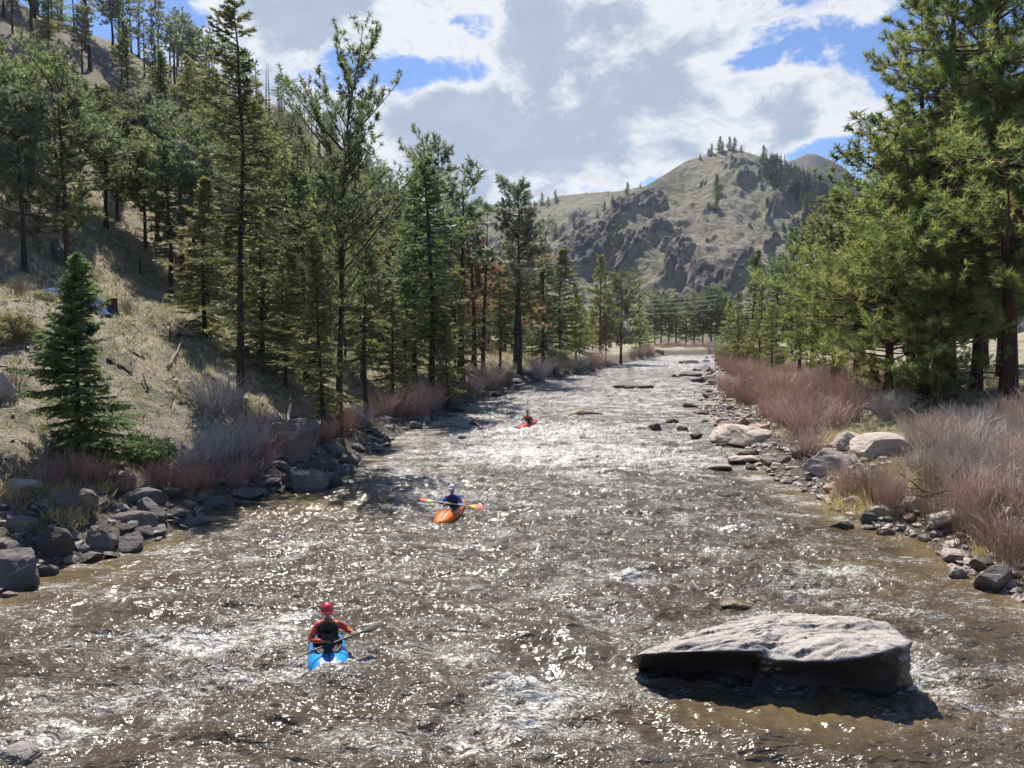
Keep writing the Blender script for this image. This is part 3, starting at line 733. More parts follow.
for px, py, h in [(503, 207, 9), (529, 204, 9), (542, 204, 12), (548, 205, 9), (555, 200, 10), (574, 222, 8), (555, 240, 16), (535, 208, 8), (604, 212, 10), (514, 210, 7)]:
    x, y, z = on_hill('far_hill', px, py)
    tree('firA', x, y, h*1.1, 'fir_tree', None, 'fir tree', 'single trees on the far green ridge', z-.3, wide=1.5)
# far off burnt wood on the shoulder of the rocky hill: one mass
def wood_mass():
    vs, fs, cs, off = [], [], [], 0
    rs3 = np.random.RandomState(8)
    pxs, t, X, Y, Z, rk = HILLS['rocky_hill']
    for q in range(1500):
        px = 764+130*rs3.rand(); lo = np.interp(px, [764, 780, 800, 830, 860, 900], [176, 190, 205, 226, 240, 260]); hi_ = np.interp(px, [764, 775, 800, 830, 860, 920], [163, 162, 176, 192, 205, 225])
        py = hi_ + (lo-hi_)*rs3.rand()**1.3
        x, y, z = on_hill('rocky_hill', px, py)
        h = 5+5*rs3.rand(); green = rs3.rand() < .5
        x += rs3.normal()*2
        tk = np.array([[(x, y, z-1), (x, y, z+h)]]); v, f = tubes(tk, np.array([[.2, .04]]), 3)
        vs.append(v); fs.append(f+off); off += len(v); cs.append(np.tile([(.10, .085, .08)], (len(v), 1)))
        m = 46 if green else 9
        zz = rs3.rand(m); r = (1-zz)*1.5*(1 if green else .6)
        a = rs3.rand(m)*6.28; p = np.stack([x+np.cos(a)*r*.3, y+np.sin(a)*r*.3, z+h*(.15+.85*zz)], 1)
        d = np.stack([np.cos(a), np.sin(a), rs3.normal(size=m)*.3-.1], 1)*(r[:, None]+.25); wv = nrm(np.cross(d, rv(rs3, m)))*.32*(1 if green else .3)
        v = np.stack([p-wv, p+wv, p+d+wv*.2, p+d-wv*.2], 1).reshape(-1, 3)
        vs.append(v); fs.append(np.arange(m*4).reshape(-1, 4)+off); off += m*4
        c = np.array((.06, .08, .045) if green else (.13, .115, .105))*(.8+.4*rs3.rand(m, 1)); cs.append(np.repeat(c, 4, 0))
    me = make_mesh('far_wood', np.concatenate(vs), [np.concatenate(fs)], M['fir'], {'tint': np.concatenate(cs)})
    tag(link('far_wood', me), 'thin half-burnt wood covering the shoulder of the rocky hill', None, None, 'stuff')
wood_mass()

# ordinal labels for the trees of each group that have none, counted from left to right in the picture
def label_group(group, fmt, key=None):
    L_ = [o for o in C.objects if o.get('group') == group and 'label' not in o and o.parent is None]
    P_ = lambda o: proj(o.location.x, o.location.y, o.location.z)[0]
    L_.sort(key=key or P_)
    for i, o in enumerate(L_): o['label'] = fmt(o, i)
KW = {'fir_tree': 'fir', 'pine_tree': 'pine', 'bare_tree': 'dead bare tree', 'spruce_tree': 'spruce'}
def kw(o): return KW[o.name.split('.')[0]]
def tall(o):
    h = o.scale.z; return 'tall' if h > .92 else 'short' if h < .68 else 'mid-height'
label_group('pines of the meadow grove', lambda o, i: f'{kw(o)} in the grove on the straw meadow, {ordinal(i)} trunk from the left')
label_group('trees on the forested left hillside', lambda o, i: f'{tall(o)} {kw(o)} on the forested hillside, {ordinal(i)} trunk from the left')
label_group('trees along the left skyline', lambda o, i: f'{tall(o)} sparse {kw(o)} on the burnt skyline ridge, {ordinal(i)} from the left')
label_group('row of pines across the river bend', lambda o, i: f'pine in the row across the river bend, {ordinal(i)} from the left')
label_group('single trees on the rocky hill', lambda o, i: f'tiny dark tree on the tan rocky hill, {ordinal(i)} from the left')
label_group('single trees on the far green ridge', lambda o, i: f'tiny tree on the lower grey-green ridge, {ordinal(i)} from the left')

# ------------------------------------------------------------------ shrubs
def shrub(name, seed, H, Rr, ns, pal, twig=3, stiff=.5, r=.012, spread=.75):
    rs = np.random.RandomState(seed)
    a = rs.rand(ns)*6.28; q = rs.rand(ns)**.7
    base = np.stack([np.cos(a)*q*Rr*.45, np.sin(a)*q*Rr*.45, np.full(ns, -.12)], 1)
    out = np.stack([np.cos(a+rs.normal(size=ns)*.5), np.sin(a+rs.normal(size=ns)*.5), np.zeros(ns)], 1)
    ln = H*(.5+.55*rs.rand(ns)); K = 5; s = np.linspace(0, 1, K)
    lean = spread*(.15+.85*q)*(.5+rs.rand(ns)*.8)
    P = base[:, None] + np.array([0, 0, 1.])*(s[None, :, None]*ln[:, None, None]*(1-.18*(lean[:, None, None]*s[None, :, None]))) + out[:, None]*((s**(1+stiff))[None, :, None]*(lean*ln)[:, None, None]*.75)
    P += np.cumsum(rs.normal(size=P.shape)*.018*H, 1)
    parts = [tubes(P, r*(1-.7*s)[None]*(.6+.7*rs.rand(ns, 1)), 3)]
    B = np.repeat(np.arange(ns), twig); ts = .3+.68*rs.rand(len(B)); qq = ts*(K-1); i = np.minimum(qq.astype(int), K-2); f = (qq-i)[:, None]
    p0 = P[B, i]*(1-f)+P[B, i+1]*f; d = nrm(nrm(P[B, i+1]-P[B, i])*1.0 + rv(rs, len(B))*.65+np.array([0, 0, .3]))
    l2 = H*(.12+.25*rs.rand(len(B)))
    s2 = np.linspace(0, 1, 3); P2 = p0[:, None]+d[:, None]*(s2[:, None]*l2[:, None, None]) + rs.normal(size=(len(B), 3, 3))*.012*H*s2[:, None]
    parts.append(tubes(P2, r*.5*(1-.6*s2)[None]*np.ones((len(B), 1)), 3))
    v, fs = merge(parts)
    pal = np.array(pal)
    c1 = pal[rs.randint(0, len(pal), ns)]; c1 = np.repeat(c1, K*3, 0)
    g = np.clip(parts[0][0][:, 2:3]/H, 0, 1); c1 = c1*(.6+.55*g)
    c2 = np.repeat(pal[rs.randint(0, len(pal), len(B))]*(.9+.4*rs.rand(len(B), 1)), 9, 0)
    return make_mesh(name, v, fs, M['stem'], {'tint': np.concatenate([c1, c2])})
REDP = [(.50, .30, .23), (.56, .36, .28), (.44, .27, .21), (.62, .47, .37), (.54, .39, .30)]
GREYP = [(.52, .46, .41), (.62, .56, .50), (.42, .35, .31), (.55, .47, .40)]
DARKRED = [(.38, .20, .16), (.44, .26, .21), (.32, .17, .14), (.48, .37, .30)]
BROWNP = [(.27, .2, .13), (.34, .27, .18), (.22, .15, .1), (.3, .24, .15)]
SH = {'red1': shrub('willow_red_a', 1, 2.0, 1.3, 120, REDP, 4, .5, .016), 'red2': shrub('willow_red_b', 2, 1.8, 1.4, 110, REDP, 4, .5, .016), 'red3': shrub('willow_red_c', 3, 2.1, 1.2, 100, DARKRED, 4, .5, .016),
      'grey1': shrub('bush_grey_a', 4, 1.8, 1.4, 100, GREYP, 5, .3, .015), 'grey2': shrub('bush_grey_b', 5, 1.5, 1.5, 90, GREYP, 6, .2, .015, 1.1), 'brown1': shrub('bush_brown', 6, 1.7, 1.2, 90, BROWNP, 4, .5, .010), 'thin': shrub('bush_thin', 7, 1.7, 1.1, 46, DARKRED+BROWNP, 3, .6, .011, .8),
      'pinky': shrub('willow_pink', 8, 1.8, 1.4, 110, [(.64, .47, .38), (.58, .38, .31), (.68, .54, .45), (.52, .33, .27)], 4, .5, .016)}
def bush(key, x, y, s=1.0, sz=None, group=None, label=None, z=None):
    o = link('willow_shrub' if key in ('red1', 'red2', 'red3', 'pinky', 'thin') else 'bare_shrub', SH[key])
    o.location = (x, y, (gz(x, y) if z is None else z)-.03); o.rotation_euler = (0, 0, rnd.random()*6.28); o.scale = (s, s, sz or s)
    return tag(o, label, 'shrub', group)
RS = 'willow shrubs of the right bank'; LS = 'shrubs of the left bank'
rs = np.random.RandomState(21)
cnt = 0; done = []
for i in range(3000):
    y = 33 + 150*rs.rand()**1.9; u_ = rs.rand()
    wd = np.interp(y, [33, 45, 70, 110, 180], [7.5, 8.5, 9, 8, 6]); x = xr(y) + np.interp(y, [33, 38, 50, 90], [2.6, 2.0, 1.6, 1.2]) + wd*u_
    if min((math.hypot(x-a, y-b) for a, b in done), default=9) < .95+.005*y: continue
    px, py = proj(x, y, gz(x, y))
    if 812 < px < 912 and py > 428: continue
    key = rs.choice(['red1', 'red2', 'pinky', 'thin', 'red3'], p=[.34, .26, .22, .1, .08]) if u_ < .7 else rs.choice(['pinky', 'grey1', 'brown1', 'red2'], p=[.4, .2, .2, .2])
    s_ = (.75+.4*rs.rand())*np.interp(y, [33, 60, 180], [.95, 1.1, 1.5])
    if px > 880: key = rs.choice(['grey1', 'pinky', 'grey2', 'thin']); s_ *= .8
    bush(key, x, y, s_, None, RS); done.append((x, y)); cnt += 1
    if cnt > 118: break
for i in range(400):       # near grey and pink bushes at the picture's right edge
    y = 19.5+14*rs.rand(); x = xr(y)+1.6+9*rs.rand()
    px, py = proj(x, y, gz(x, y))
    if (812 < px < 915 and py > 428) or px > 1060 or min((math.hypot(x-a, y-b) for a, b in done), default=9) < 1.0: continue
    dR = x-xr(y)
    key = rs.choice(['thin', 'brown1', 'pinky']) if dR < 3.2 else rs.choice(['grey2', 'grey1', 'pinky', 'grey2'])
    bush(key, x, y, (.6+.3*rs.rand())*(1.15 if dR > 3 else 1.0), None, RS); done.append((x, y)); cnt += 1
    if cnt > 150: break
for i in range(16):        # thin stems right at the water line
    y = 17.5+i*.62; x = xr(y)+.5+1.0*rs.rand()
    bush(['thin', 'brown1', 'thin', 'pinky'][i % 4], x, y, .5+.3*rs.rand(), .62+.35*rs.rand(), RS)
# left bank shrubs: (px, y, kind, scale)
for px, y, key, s_ in [(205, 29, 'grey1', .8), (228, 30, 'grey2', 1.0), (243, 31, 'grey1', 1.05), (215, 33, 'grey1', 1.1), (188, 28, 'grey2', .6), (258, 34, 'red3', .7), (150, 25.5, 'red3', .5), (166, 26, 'red3', .55), (182, 26.5, 'red1', .5), (200, 27.5, 'red3', .55),
        (215, 27, 'red3', .5), (232, 28, 'red3', .6), (250, 29, 'red3', .6), (262, 30.5, 'red3', .6), (275, 32, 'red3', .7), (118, 24, 'red3', .42), (322, 37, 'red1', .62), (335, 38.5, 'red3', .7), (345, 40, 'red3', .75), (312, 36, 'brown1', .6), (356, 44, 'grey2', .9), (372, 46, 'brown1', .9),
        (370, 50, 'red3', .8), (384, 49, 'red1', .85), (396, 50, 'red3', .9), (408, 52, 'red1', .95), (420, 54, 'red1', 1.0), (432, 56, 'red1', 1.0), (445, 58, 'pinky', 1.0), (458, 62, 'red3', .9), (428, 60, 'pinky', 1.0), (470, 68, 'red3', .9), (515, 85, 'red3', .8), (522, 88, 'red3', .8), (500, 80, 'brown1', 1.5), (494, 76, 'brown1', 1.8),
        (488, 78, 'grey1', 1.6), (550, 104, 'grey1', 1.4), (562, 108, 'red3', 1.3), (540, 100, 'grey1', 1.4), (572, 114, 'brown1', 1.5), (590, 128, 'pinky', 1.6), (600, 134, 'pinky', 1.8), (610, 140, 'pinky', 1.6), (580, 122, 'grey1', 1.5), (640, 190, 'pinky', 1.8), (650, 205, 'pinky', 2.0), (646, 198, 'brown1', 2.2), (632, 178, 'brown1', 1.8),
        (12, 27, 'brown1', .6), (30, 23, 'thin', .5), (45, 22.5, 'red3', .4), (100, 24.5, 'brown1', .5), (5, 21, 'thin', .45), (20, 36, 'brown1', .7), (128, 40, 'brown1', .55), (75, 23.2, 'red3', .6), (60, 23, 'brown1', .6), (88, 23.6, 'red3', .55), (480, 72, 'grey1', 1.0), (352, 42.5, 'red3', .6)]:
    x = at(px, 335, y)[0]
    if x > xl(y)-.6: x = xl(y)-.6-.8*rnd.random()
    bush(key, x, y, s_, None, LS)
for px in range(660, 745, 7):
    y = 246+8*rnd.random(); x = at(px, 335, y)[0]; bush('red1' if px % 2 else 'pinky', x, y, 2.2, 2.0, 'willow shrubs across the river bend', z=.6)
bush('grey2', *at(716, 335, 238)[:2], 3.2, 3.4, 'willow shrubs across the river bend', 'pale leafless shrub, largest across the river bend', z=.6)
COLN = {'willow_red_a': 'red', 'willow_red_b': 'reddish', 'willow_red_c': 'dark red', 'bush_grey_a': 'grey', 'bush_grey_b': 'tangled grey', 'bush_brown': 'brown', 'bush_thin': 'thin brown', 'willow_pink': 'pinkish'}
near = lambda o: o.location.y
label_group(RS, lambda o, i: f'{COLN[o.data.name]} leafless shrub on the right bank, {ordinal(i)} counting upstream', near)
label_group(LS, lambda o, i: f'{COLN[o.data.name]} leafless shrub on the left bank, {ordinal(i)} counting upstream', near)
label_group('willow shrubs across the river bend', lambda o, i: f'reddish shrub across the river bend, {ordinal(i)} from the left')

# green and yellow low bushes
def leafbush(name, seed, H, Rr, n_, pal, size=.07):
    rs = np.random.RandomState(seed)
    p = rv(rs, n_)*(rs.rand(n_, 1)**.4); p[:, 2] = np.abs(p[:, 2]); p *= np.array([Rr, Rr, H]); p *= (.8+.45*perlin(p*1.8+seed))[:, None]
    d = nrm(p*.5+rv(rs, n_)*.9+np.array([0, 0, .3])); wv = nrm(np.cross(d, rv(rs, n_)))*size*.22
    v = np.stack([p-wv, p+wv, p+d*size*1.6+wv*.3, p+d*size*1.6-wv*.3], 1).reshape(-1, 3)
    pal = np.array(pal); c = pal[rs.randint(0, len(pal), n_)]*(.75+.5*rs.rand(n_, 1))
    ns = 30; a = rs.rand(ns)*6.28; P = np.stack([np.zeros((ns, 3)), np.stack([np.cos(a)*Rr*.4, np.sin(a)*Rr*.4, np.full(ns, H*.5)], 1), np.stack([np.cos(a)*Rr*.8, np.sin(a)*Rr*.8, H*(.3+.6*rs.rand(ns))], 1)], 1)
    tv_, tf_ = tubes(P, np.tile([.014, .01, .004], (ns, 1)), 3)
    return (make_mesh(name, v, np.arange(n_*4).reshape(-1, 4), M['grass'], {'tint': np.repeat(c, 4, 0)}), make_mesh(name+'_stems', tv_, tf_, M['bark_dark']))
GB = leafbush('green_leaves', 1, .9, .85, 5200, [(.13, .18, .07), (.17, .22, .09), (.1, .14, .05)], .075)
YB = leafbush('yellow_leaves', 2, .7, .8, 4200, [(.33, .30, .16), (.26, .25, .12), (.38, .35, .21), (.2, .22, .09)], .08)
def lbush(pair, px, y, s, label, name='low_shrub'):
    x = at(px, 335, y)[0]; e = empty(name, (x, y, gz(x, y)-.05), (0, 0, rnd.random()*6)); e.scale = (s, s, s)
    tag(e, label, 'shrub'); link('foliage', pair[0], e); link('stem', pair[1], e)
lbush(GB, 140, 27.5, 1.25, 'bright green low shrub right of the small conical spruce')
lbush(GB, 160, 28.5, .7, 'smaller green shrub joined to the bright green low shrub')
lbush(YB, 12, 31, 1.35, 'rounded yellow-green bush at the edge of the bank bench')
lbush(YB, -8, 30, 1.3, 'yellow-green bush cut by the left picture edge')
lbush(YB, 25, 21.8, .55, 'yellowish low shrub left of the spruce foot')
lbush(YB, 45, 36, .7, 'small yellow-green bush beside the blue tarp')

# ------------------------------------------------------------------ grass
def grass():
    rs = np.random.RandomState(31); vs = []; cs = []
    def blades(x, y, n_, H, spread, pal, stiff=.5):
        k = len(x); I = np.repeat(np.arange(k), n_)
        z = height(x, y)
        p = np.stack([x[I]+rs.normal(size=len(I))*spread, y[I]+rs.normal(size=len(I))*spread, z[I]-.04], 1)
        d = rv(rs, len(I))*stiff; d[:, 2] = np.abs(d[:, 2])+.75; d = nrm(d)
        h = (H[I] if hasattr(H, '__len__') else H)*(.5+.8*rs.rand(len(I)))
        wv = nrm(np.cross(d, rv(rs, len(I))))*(.006+.00035*p[:, 1:2])
        tip = p+d*h[:, None]+np.array([0, 0, -1.])*(h*.12)[:, None]
        vs.append(np.stack([p-wv, p+wv, tip+wv*.2, tip-wv*.2], 1).reshape(-1, 3))
        pal = np.array(pal); c = pal[rs.randint(0, len(pal), k)][I]*(.75+.5*rs.rand(len(I), 1)); cs.append(np.repeat(c, 4, 0))
    STR = [(.47, .41, .29), (.38, .32, .22), (.55, .49, .36), (.32, .28, .19)]; OL = [(.26, .26, .15), (.34, .33, .2), (.2, .2, .11)]; YE = [(.50, .41, .21), (.44, .35, .17), (.55, .47, .29)]
    # left slope
    n0 = 9000; y = 20+60*rs.rand(n0)**1.3; x = xl(y)-2.5-26*rs.rand(n0)**.8
    blades(x, y, 9, .22+.12*rs.rand(n0), .09, STR+OL[:1])
    n0 = 2500; y = 38+45*rs.rand(n0); x = xl(y)-19-22*rs.rand(n0)
    blades(x, y, 12, .3+.2*rs.rand(n0), .14, STR)
    n0 = 2500; y = 34+50*rs.rand(n0); x = xl(y)-4-12*rs.rand(n0)
    blades(x, y, 10, .25+.12*rs.rand(n0), .12, OL+STR[:1])
    n0 = 2400; y = 80+60*rs.rand(n0); x = xl(y)-3-26*rs.rand(n0)
    blades(x, y, 9, .5+.2*rs.rand(n0), .2, STR)
    # yellow tufts
    def spots(L_, n_, H, pal, sp_):
        for px, py, zz, wx in L_:
            cx, cy = hit(px, py); k = 26
            blades(cx+rs.normal(size=k)*wx, cy+rs.normal(size=k)*wx*1.2, n_, H, sp_, pal, .7)
    spots([(60, 500, .9, .45), (75, 505, .8, .35), (90, 495, 1.0, .3), (98, 486, 1.1, .25), (70, 520, .6, .3), (20, 492, 1.1, .3), (100, 468, 1.3, .2)], 16, .42, YE, .07)
    spots([(880, 478, 1.0, .7), (872, 492, .8, .6), (855, 500, .6, .5), (845, 512, .4, .4), (895, 490, 1.0, .5), (838, 440, 1.2, .4), (1000, 560, 1.0, .35)], 16, .5, YE, .1)
    n0 = 5200; y = 19+75*rs.rand(n0)**1.4; x = xr(y)+1.6+17*rs.rand(n0)
    blades(x, y, 8, .28+.15*rs.rand(n0), .1, STR+OL[:1]+YE[:1])
    v = np.concatenate(vs); me = make_mesh('grass', v, np.arange(len(v)).reshape(-1, 4), M['grass'], {'tint': np.concatenate(cs)})
    tag(link('grass', me), 'dry straw grass with yellow tufts on both banks', None, None, 'stuff')
grass()

# ------------------------------------------------------------------ rocks
def rock_mesh(name, seed, sub=4, cuts=9, mat='rock_dark', flat=.7):
    rs = np.random.RandomState(seed)
    bm = bmesh.new(); bmesh.ops.create_icosphere(bm, subdivisions=sub, radius=1)
    v = np.array([p.co[:] for p in bm.verts]); f = np.array([[q.index for q in p.verts] for p in bm.faces]); bm.free()
    for k in range(cuts):
        n_ = rv(rs, 1)[0]; d = .45+.35*rs.rand(); s = v@n_ - d
        v = v - np.where(s > 0, s, 0)[:, None]*n_*.93
    v *= 1/np.abs(v).max(0)
    v += nrm(v)*(.11*fbm(v*1.7+seed*3, 3) + .055*fbm(v*5+seed, 4, .6, True))[:, None]
    v[:, 2] *= flat
    return make_mesh(name, v, f, M[mat], None, False)
RK = {}
for i in range(7): RK['d%d' % i] = rock_mesh('rock_dark_%s' % 'abcdefg'[i], 10+i, 4, 9+i % 3, 'rock_dark', .62+.1*(i % 3))
for i in range(5): RK['p%d' % i] = rock_mesh('rock_pale_%s' % 'abcde'[i], 30+i, 4, 8+i % 3, 'rock_pale', .5+.08*(i % 3))
for i in range(3): RK['r%d' % i] = rock_mesh('rock_red_%s' % 'abc'[i], 50+i, 4, 9, 'rock_red', .6)
for i in range(2): RK['t%d' % i] = rock_mesh('rock_tan_%s' % 'ab'[i], 60+i, 4, 6, 'rock_tan', .5)
ROCKS = []
def rock(key, x, y, z, sx, sy, sz, label=None, group=None, rz=None, tilt=None):
    o = link('boulder', RK[key]); o.location = (x, y, z); o.scale = (sx, sy, sz)
    o.rotation_euler = (tilt[0] if tilt else rnd.uniform(-.25, .25), tilt[1] if tilt else rnd.uniform(-.25, .25), rnd.random()*6.28 if rz is None else rz)
    ROCKS.append((x, y, max(sx, sy)))
    return tag(o, label, 'boulder', group)
def rock_px(key, px, py, wpx, hpx, label, group=None, zb=0.0, deep=.8, rz=None):
    """px,py: centre of the rock's foot line; wpx/hpx its size in the picture."""
    x, y = on_plane(px, py, zb) if zb < .15 else hit(px, py)
    if zb >= .15: zb = gz(x, y)
    w = wpx*y/F/2; h = hpx*y/F
    y += w*deep*.8
    return rock(key, x, y, zb+h*.18, w*1.05, w*deep, h*1.0, label, group, rnd.uniform(-.3, .3) if rz is None else rz, (rnd.uniform(-.1, .1), rnd.uniform(-.1, .1)))
# named ones
rock_px('d0', -4, 592, 76, 50, 'biggest dark boulder at the lower end of the left bank')
rock_px('d1', 45, 562, 38, 36, 'grey upright boulder beside the biggest dark boulder on the left', zb=.1)
rock_px('d2', 95, 556, 40, 26, 'dark wedge boulder above the lone grey stone at the left waterline')
rock_px('d3', 83, 552, 26, 16, 'rounded grey boulder in front of the dark wedge boulder')
rock_px('d4', 126, 540, 52, 28, 'long sloping dark boulder pointing into the water on the left')
rock_px('d5', 145, 520, 34, 20, 'dark flat-topped boulder above the long sloping boulder', zb=.25)
rock_px('d6', 138, 508, 44, 17, 'pale-topped boulder in the middle of the left rock pile', zb=.6)
rock_px('d1', 65, 518, 44, 26, 'dark boulder beside the yellow grass tuft on the left', zb=.8)
rock_px('d3', 82, 498, 26, 18, 'brown block above the yellow grass tuft', zb=1.1)
rock_px('p1', 10, 496, 44, 16, 'pale rounded slab cut by the left picture edge', zb=1.2)
rock_px('d2', 43, 577, 26, 12, 'lone grey stone standing in water below the left rock pile')
rock_px('d6', 62, 549, 18, 9, 'small black stone between the big left boulders')
rock_px('d0', 178, 507, 22, 15, 'dark boulder with a bright wet face left of the flat bench stone', zb=.1)
rock_px('d4', 215, 509, 32, 13, 'flat dark stone on the water at the left riffle')
rock_px('d5', 197, 519, 16, 7, 'small flat stone at the tip of the left riffle')
rock_px('d3', 235, 492, 38, 18, 'dark boulder with light flat top beneath the red shrubs')
rock_px('d2', 304, 492, 62, 22, 'broad bluish-black boulder in shade at the left waterline', zb=.05)
rock_px('d0', 342, 474, 28, 11, 'lone black boulder just off the left bank')
rock_px('d6', 326, 488, 34, 16, 'black boulder at the tip of the shaded rock shelf')
rock_px('t0', 272, 428, 34, 22, 'pale grey slab standing out of the shade below the very tall fir', zb=2.2)
rock_px('d1', 285, 458, 56, 42, 'large square block of shaded rock under the pale grey slab', zb=1.0)
rock_px('p2', -2, 402, 30, 40, 'pale block with a dark hollow at the left picture edge', zb=3.6)
rock_px('d5', 55, 262, 26, 24, 'grey boulder on the straw meadow among the grove trunks', zb=10.4)
# midstream
rock_px('d3', 635, 389, 38, 9, 'long low black boulder in midstream near the bend')
rock_px('t1', 583, 416, 38, 9, 'tan boulder with water pouring round it in midstream')
rock_px('d5', 475, 426, 13, 6, 'small black stone beside the distant kayaker')
rock_px('d2', 463, 440, 12, 4, 'thin black stone barely above water left of the distant kayaker')
rock_px('d0', 645, 432, 16, 6, 'left one of two touching black stones off the right bank')
rock_px('d4', 656, 431, 13, 8, 'right one of two touching black stones off the right bank')
rock_px('d6', 673, 424, 13, 6, 'slanted black stone close to the two touching stones')
rock_px('r0', 683, 431, 11, 7, 'reddish stone in shallow water off the pale shore slab')
rock_px('d1', 697, 438, 12, 6, 'small dark stone just off the big pale shore slab')
rock_px('p3', 717, 471, 34, 7, 'pale flat stone almost level with the water')
rock_px('d3', 692, 377, 22, 8, 'dark boulder at the head of the right-bank shallows')
rock_px('d5', 676, 378, 9, 4, 'tiny dark stone beside the shallows boulder')
rock_px('d2', 712, 383, 34, 6, 'long dark flat boulder in the right-bank shallows')
rock_px('d4', 691, 364, 20, 4, 'far dark flat stone at the river bend')
rock_px('d0', 660, 356, 10, 9, 'dark stump-like boulder on the left shore of the bend')
rock_px('t0', 782, 581, 24, 7, 'brown submerged boulder with water folding over it')
rock_px('t1', 738, 608, 30, 6, 'dark brown submerged boulder behind the big midstream rock')
rock_px('p0', 4, 768, 50, 20, 'pale wet boulder cut by the lower left picture corner')
# right shore
rock_px('p1', 746, 446, 74, 26, 'biggest pale sunlit boulder on the right shore', zb=.1, deep=1.0)
rock_px('p2', 748, 464, 42, 10, 'flat pale slab overhanging the water on the right shore')
rock_px('r1', 762, 438, 30, 18, 'reddish block with dark hollow leaning on the biggest pale boulder', zb=.3)
rock_px('r2', 730, 428, 28, 9, 'reddish flat boulder above the biggest pale boulder')
rock_px('p4', 722, 409, 32, 8, 'pale slab with black end pointing into the shallows')
rock_px('d4', 716, 400, 20, 8, 'black boulder touching the pale slab in the shallows')
rock_px('r1', 752, 456, 26, 8, 'brown slanting slab between pale boulders on the right shore', zb=.1)
rock_px('p0', 833, 474, 50, 30, 'pale streaked block half behind thin willow stems', zb=.7)
rock_px('p3', 886, 458, 66, 32, 'pale tilted outcrop above the yellow grass', zb=1.8)
rock_px('p1', 856, 452, 44, 24, 'smaller whitish outcrop beside the pale tilted outcrop', zb=1.8)
rock_px('d2', 848, 531, 26, 9, 'grey flat-topped stone at the tip of the right shore')
rock_px('d0', 871, 522, 16, 12, 'black square stone under the willow stems on the right shore', zb=.1)
rock_px('p2', 871, 530, 20, 6, 'pale wet stone beside the grey flat-topped stone')
rock_px('p4', 892, 518, 30, 12, 'long pale pink stone behind the black square stone', zb=.3)
rock_px('r2', 888, 536, 18, 9, 'brown stone half in water beside the pale wet stone')
rock_px('d1', 1000, 592, 38, 26, 'round grey boulder with black shaded side, last on the right shore')
rock_px('p0', 960, 576, 20, 12, 'small cream stone beside the round grey boulder', zb=.05)
rock_px('p3', 958, 562, 30, 14, 'pinkish block above the small cream stone', zb=.3)
rock_px('p1', 925, 515, 40, 18, 'half-buried pink outcrop behind the brown willow stems', zb=1.0)
rock_px('p2', 955, 530, 50, 20, 'wide pale outcrop under the tangled grey shrubs', zb=1.2)
# the rest of both shores
rs = np.random.RandomState(77)
def fill(side, n_, y0, y1, pw, inner, outer, keys, size, group):
    c = 0
    for i in range(12000):
        y = y0+(y1-y0)*rs.rand()**pw
        q = inner+(outer-inner)*rs.rand()**1.15
        x = (xl(y)-q) if side == 'L' else (xr(y)+q)
        s = size*(.35+.75*rs.rand()**1.6)*np.interp(y, [18, 40, 120, 230], [.85, 1, 1.5, 2.0])
        if any(math.hypot(x-a, y-b) < (s+r_)*.62 for a, b, r_ in ROCKS): continue
        z = gz(x, y) if q > 0 else 0
        z = max(z, -.05)
        rock(rs.choice(keys), x, y, z+s*.12, s, s*(.6+.5*rs.rand()), s*(.55+.4*rs.rand()), None, group)
        c += 1
        if c >= n_: break
LB, RB = 'boulders along the left bank', 'boulders along the right bank'
fill('L', 62, 17, 33, 1.0, -.3, 3.4, ['d0', 'd1', 'd2', 'd3', 'd4', 'd5', 'd6', 'd2', 'r0'], .62, LB)
fill('L', 66, 33, 120, 1.5, -.5, 2.8, ['d0', 'd1', 'd2', 'd3', 'd4', 'd5', 'd6'], .72, LB)
fill('R', 46, 18, 36, 1.0, -.2, 2.6, ['p0', 'p1', 'p2', 'p4', 'r0', 'r1', 'r2', 'd1', 'd3'], .42, RB)
fill('R', 80, 34, 130, 1.4, -1.4, 1.8, ['r0', 'r1', 'r2', 'd0', 'd2', 'd4', 'p0', 'p2'], .6, RB)
fill('R', 14, 90, 210, 1.0, -3.0, 1.5, ['d0', 'd2', 'r1', 'd4'], .8, RB)
HUE = {'d': 'dark', 'p': 'pale', 'r': 'reddish', 't': 'tan'}
def rsize(o):
    s = o.scale.x; return 'large' if s > .75 else 'small' if s < .36 else 'medium'
rh = lambda o: {'rock_d': 'dark', 'rock_p': 'pale', 'rock_r': 'reddish', 'rock_t': 'tan'}[o.data.name[:6]]
label_group(LB, lambda o, i: f'{rsize(o)} {rh(o)} boulder along the left waterline, {ordinal(i)} counting upstream', near)
label_group(RB, lambda o, i: f'{rsize(o)} {rh(o)} boulder along the right waterline, {ordinal(i)} counting upstream', near)

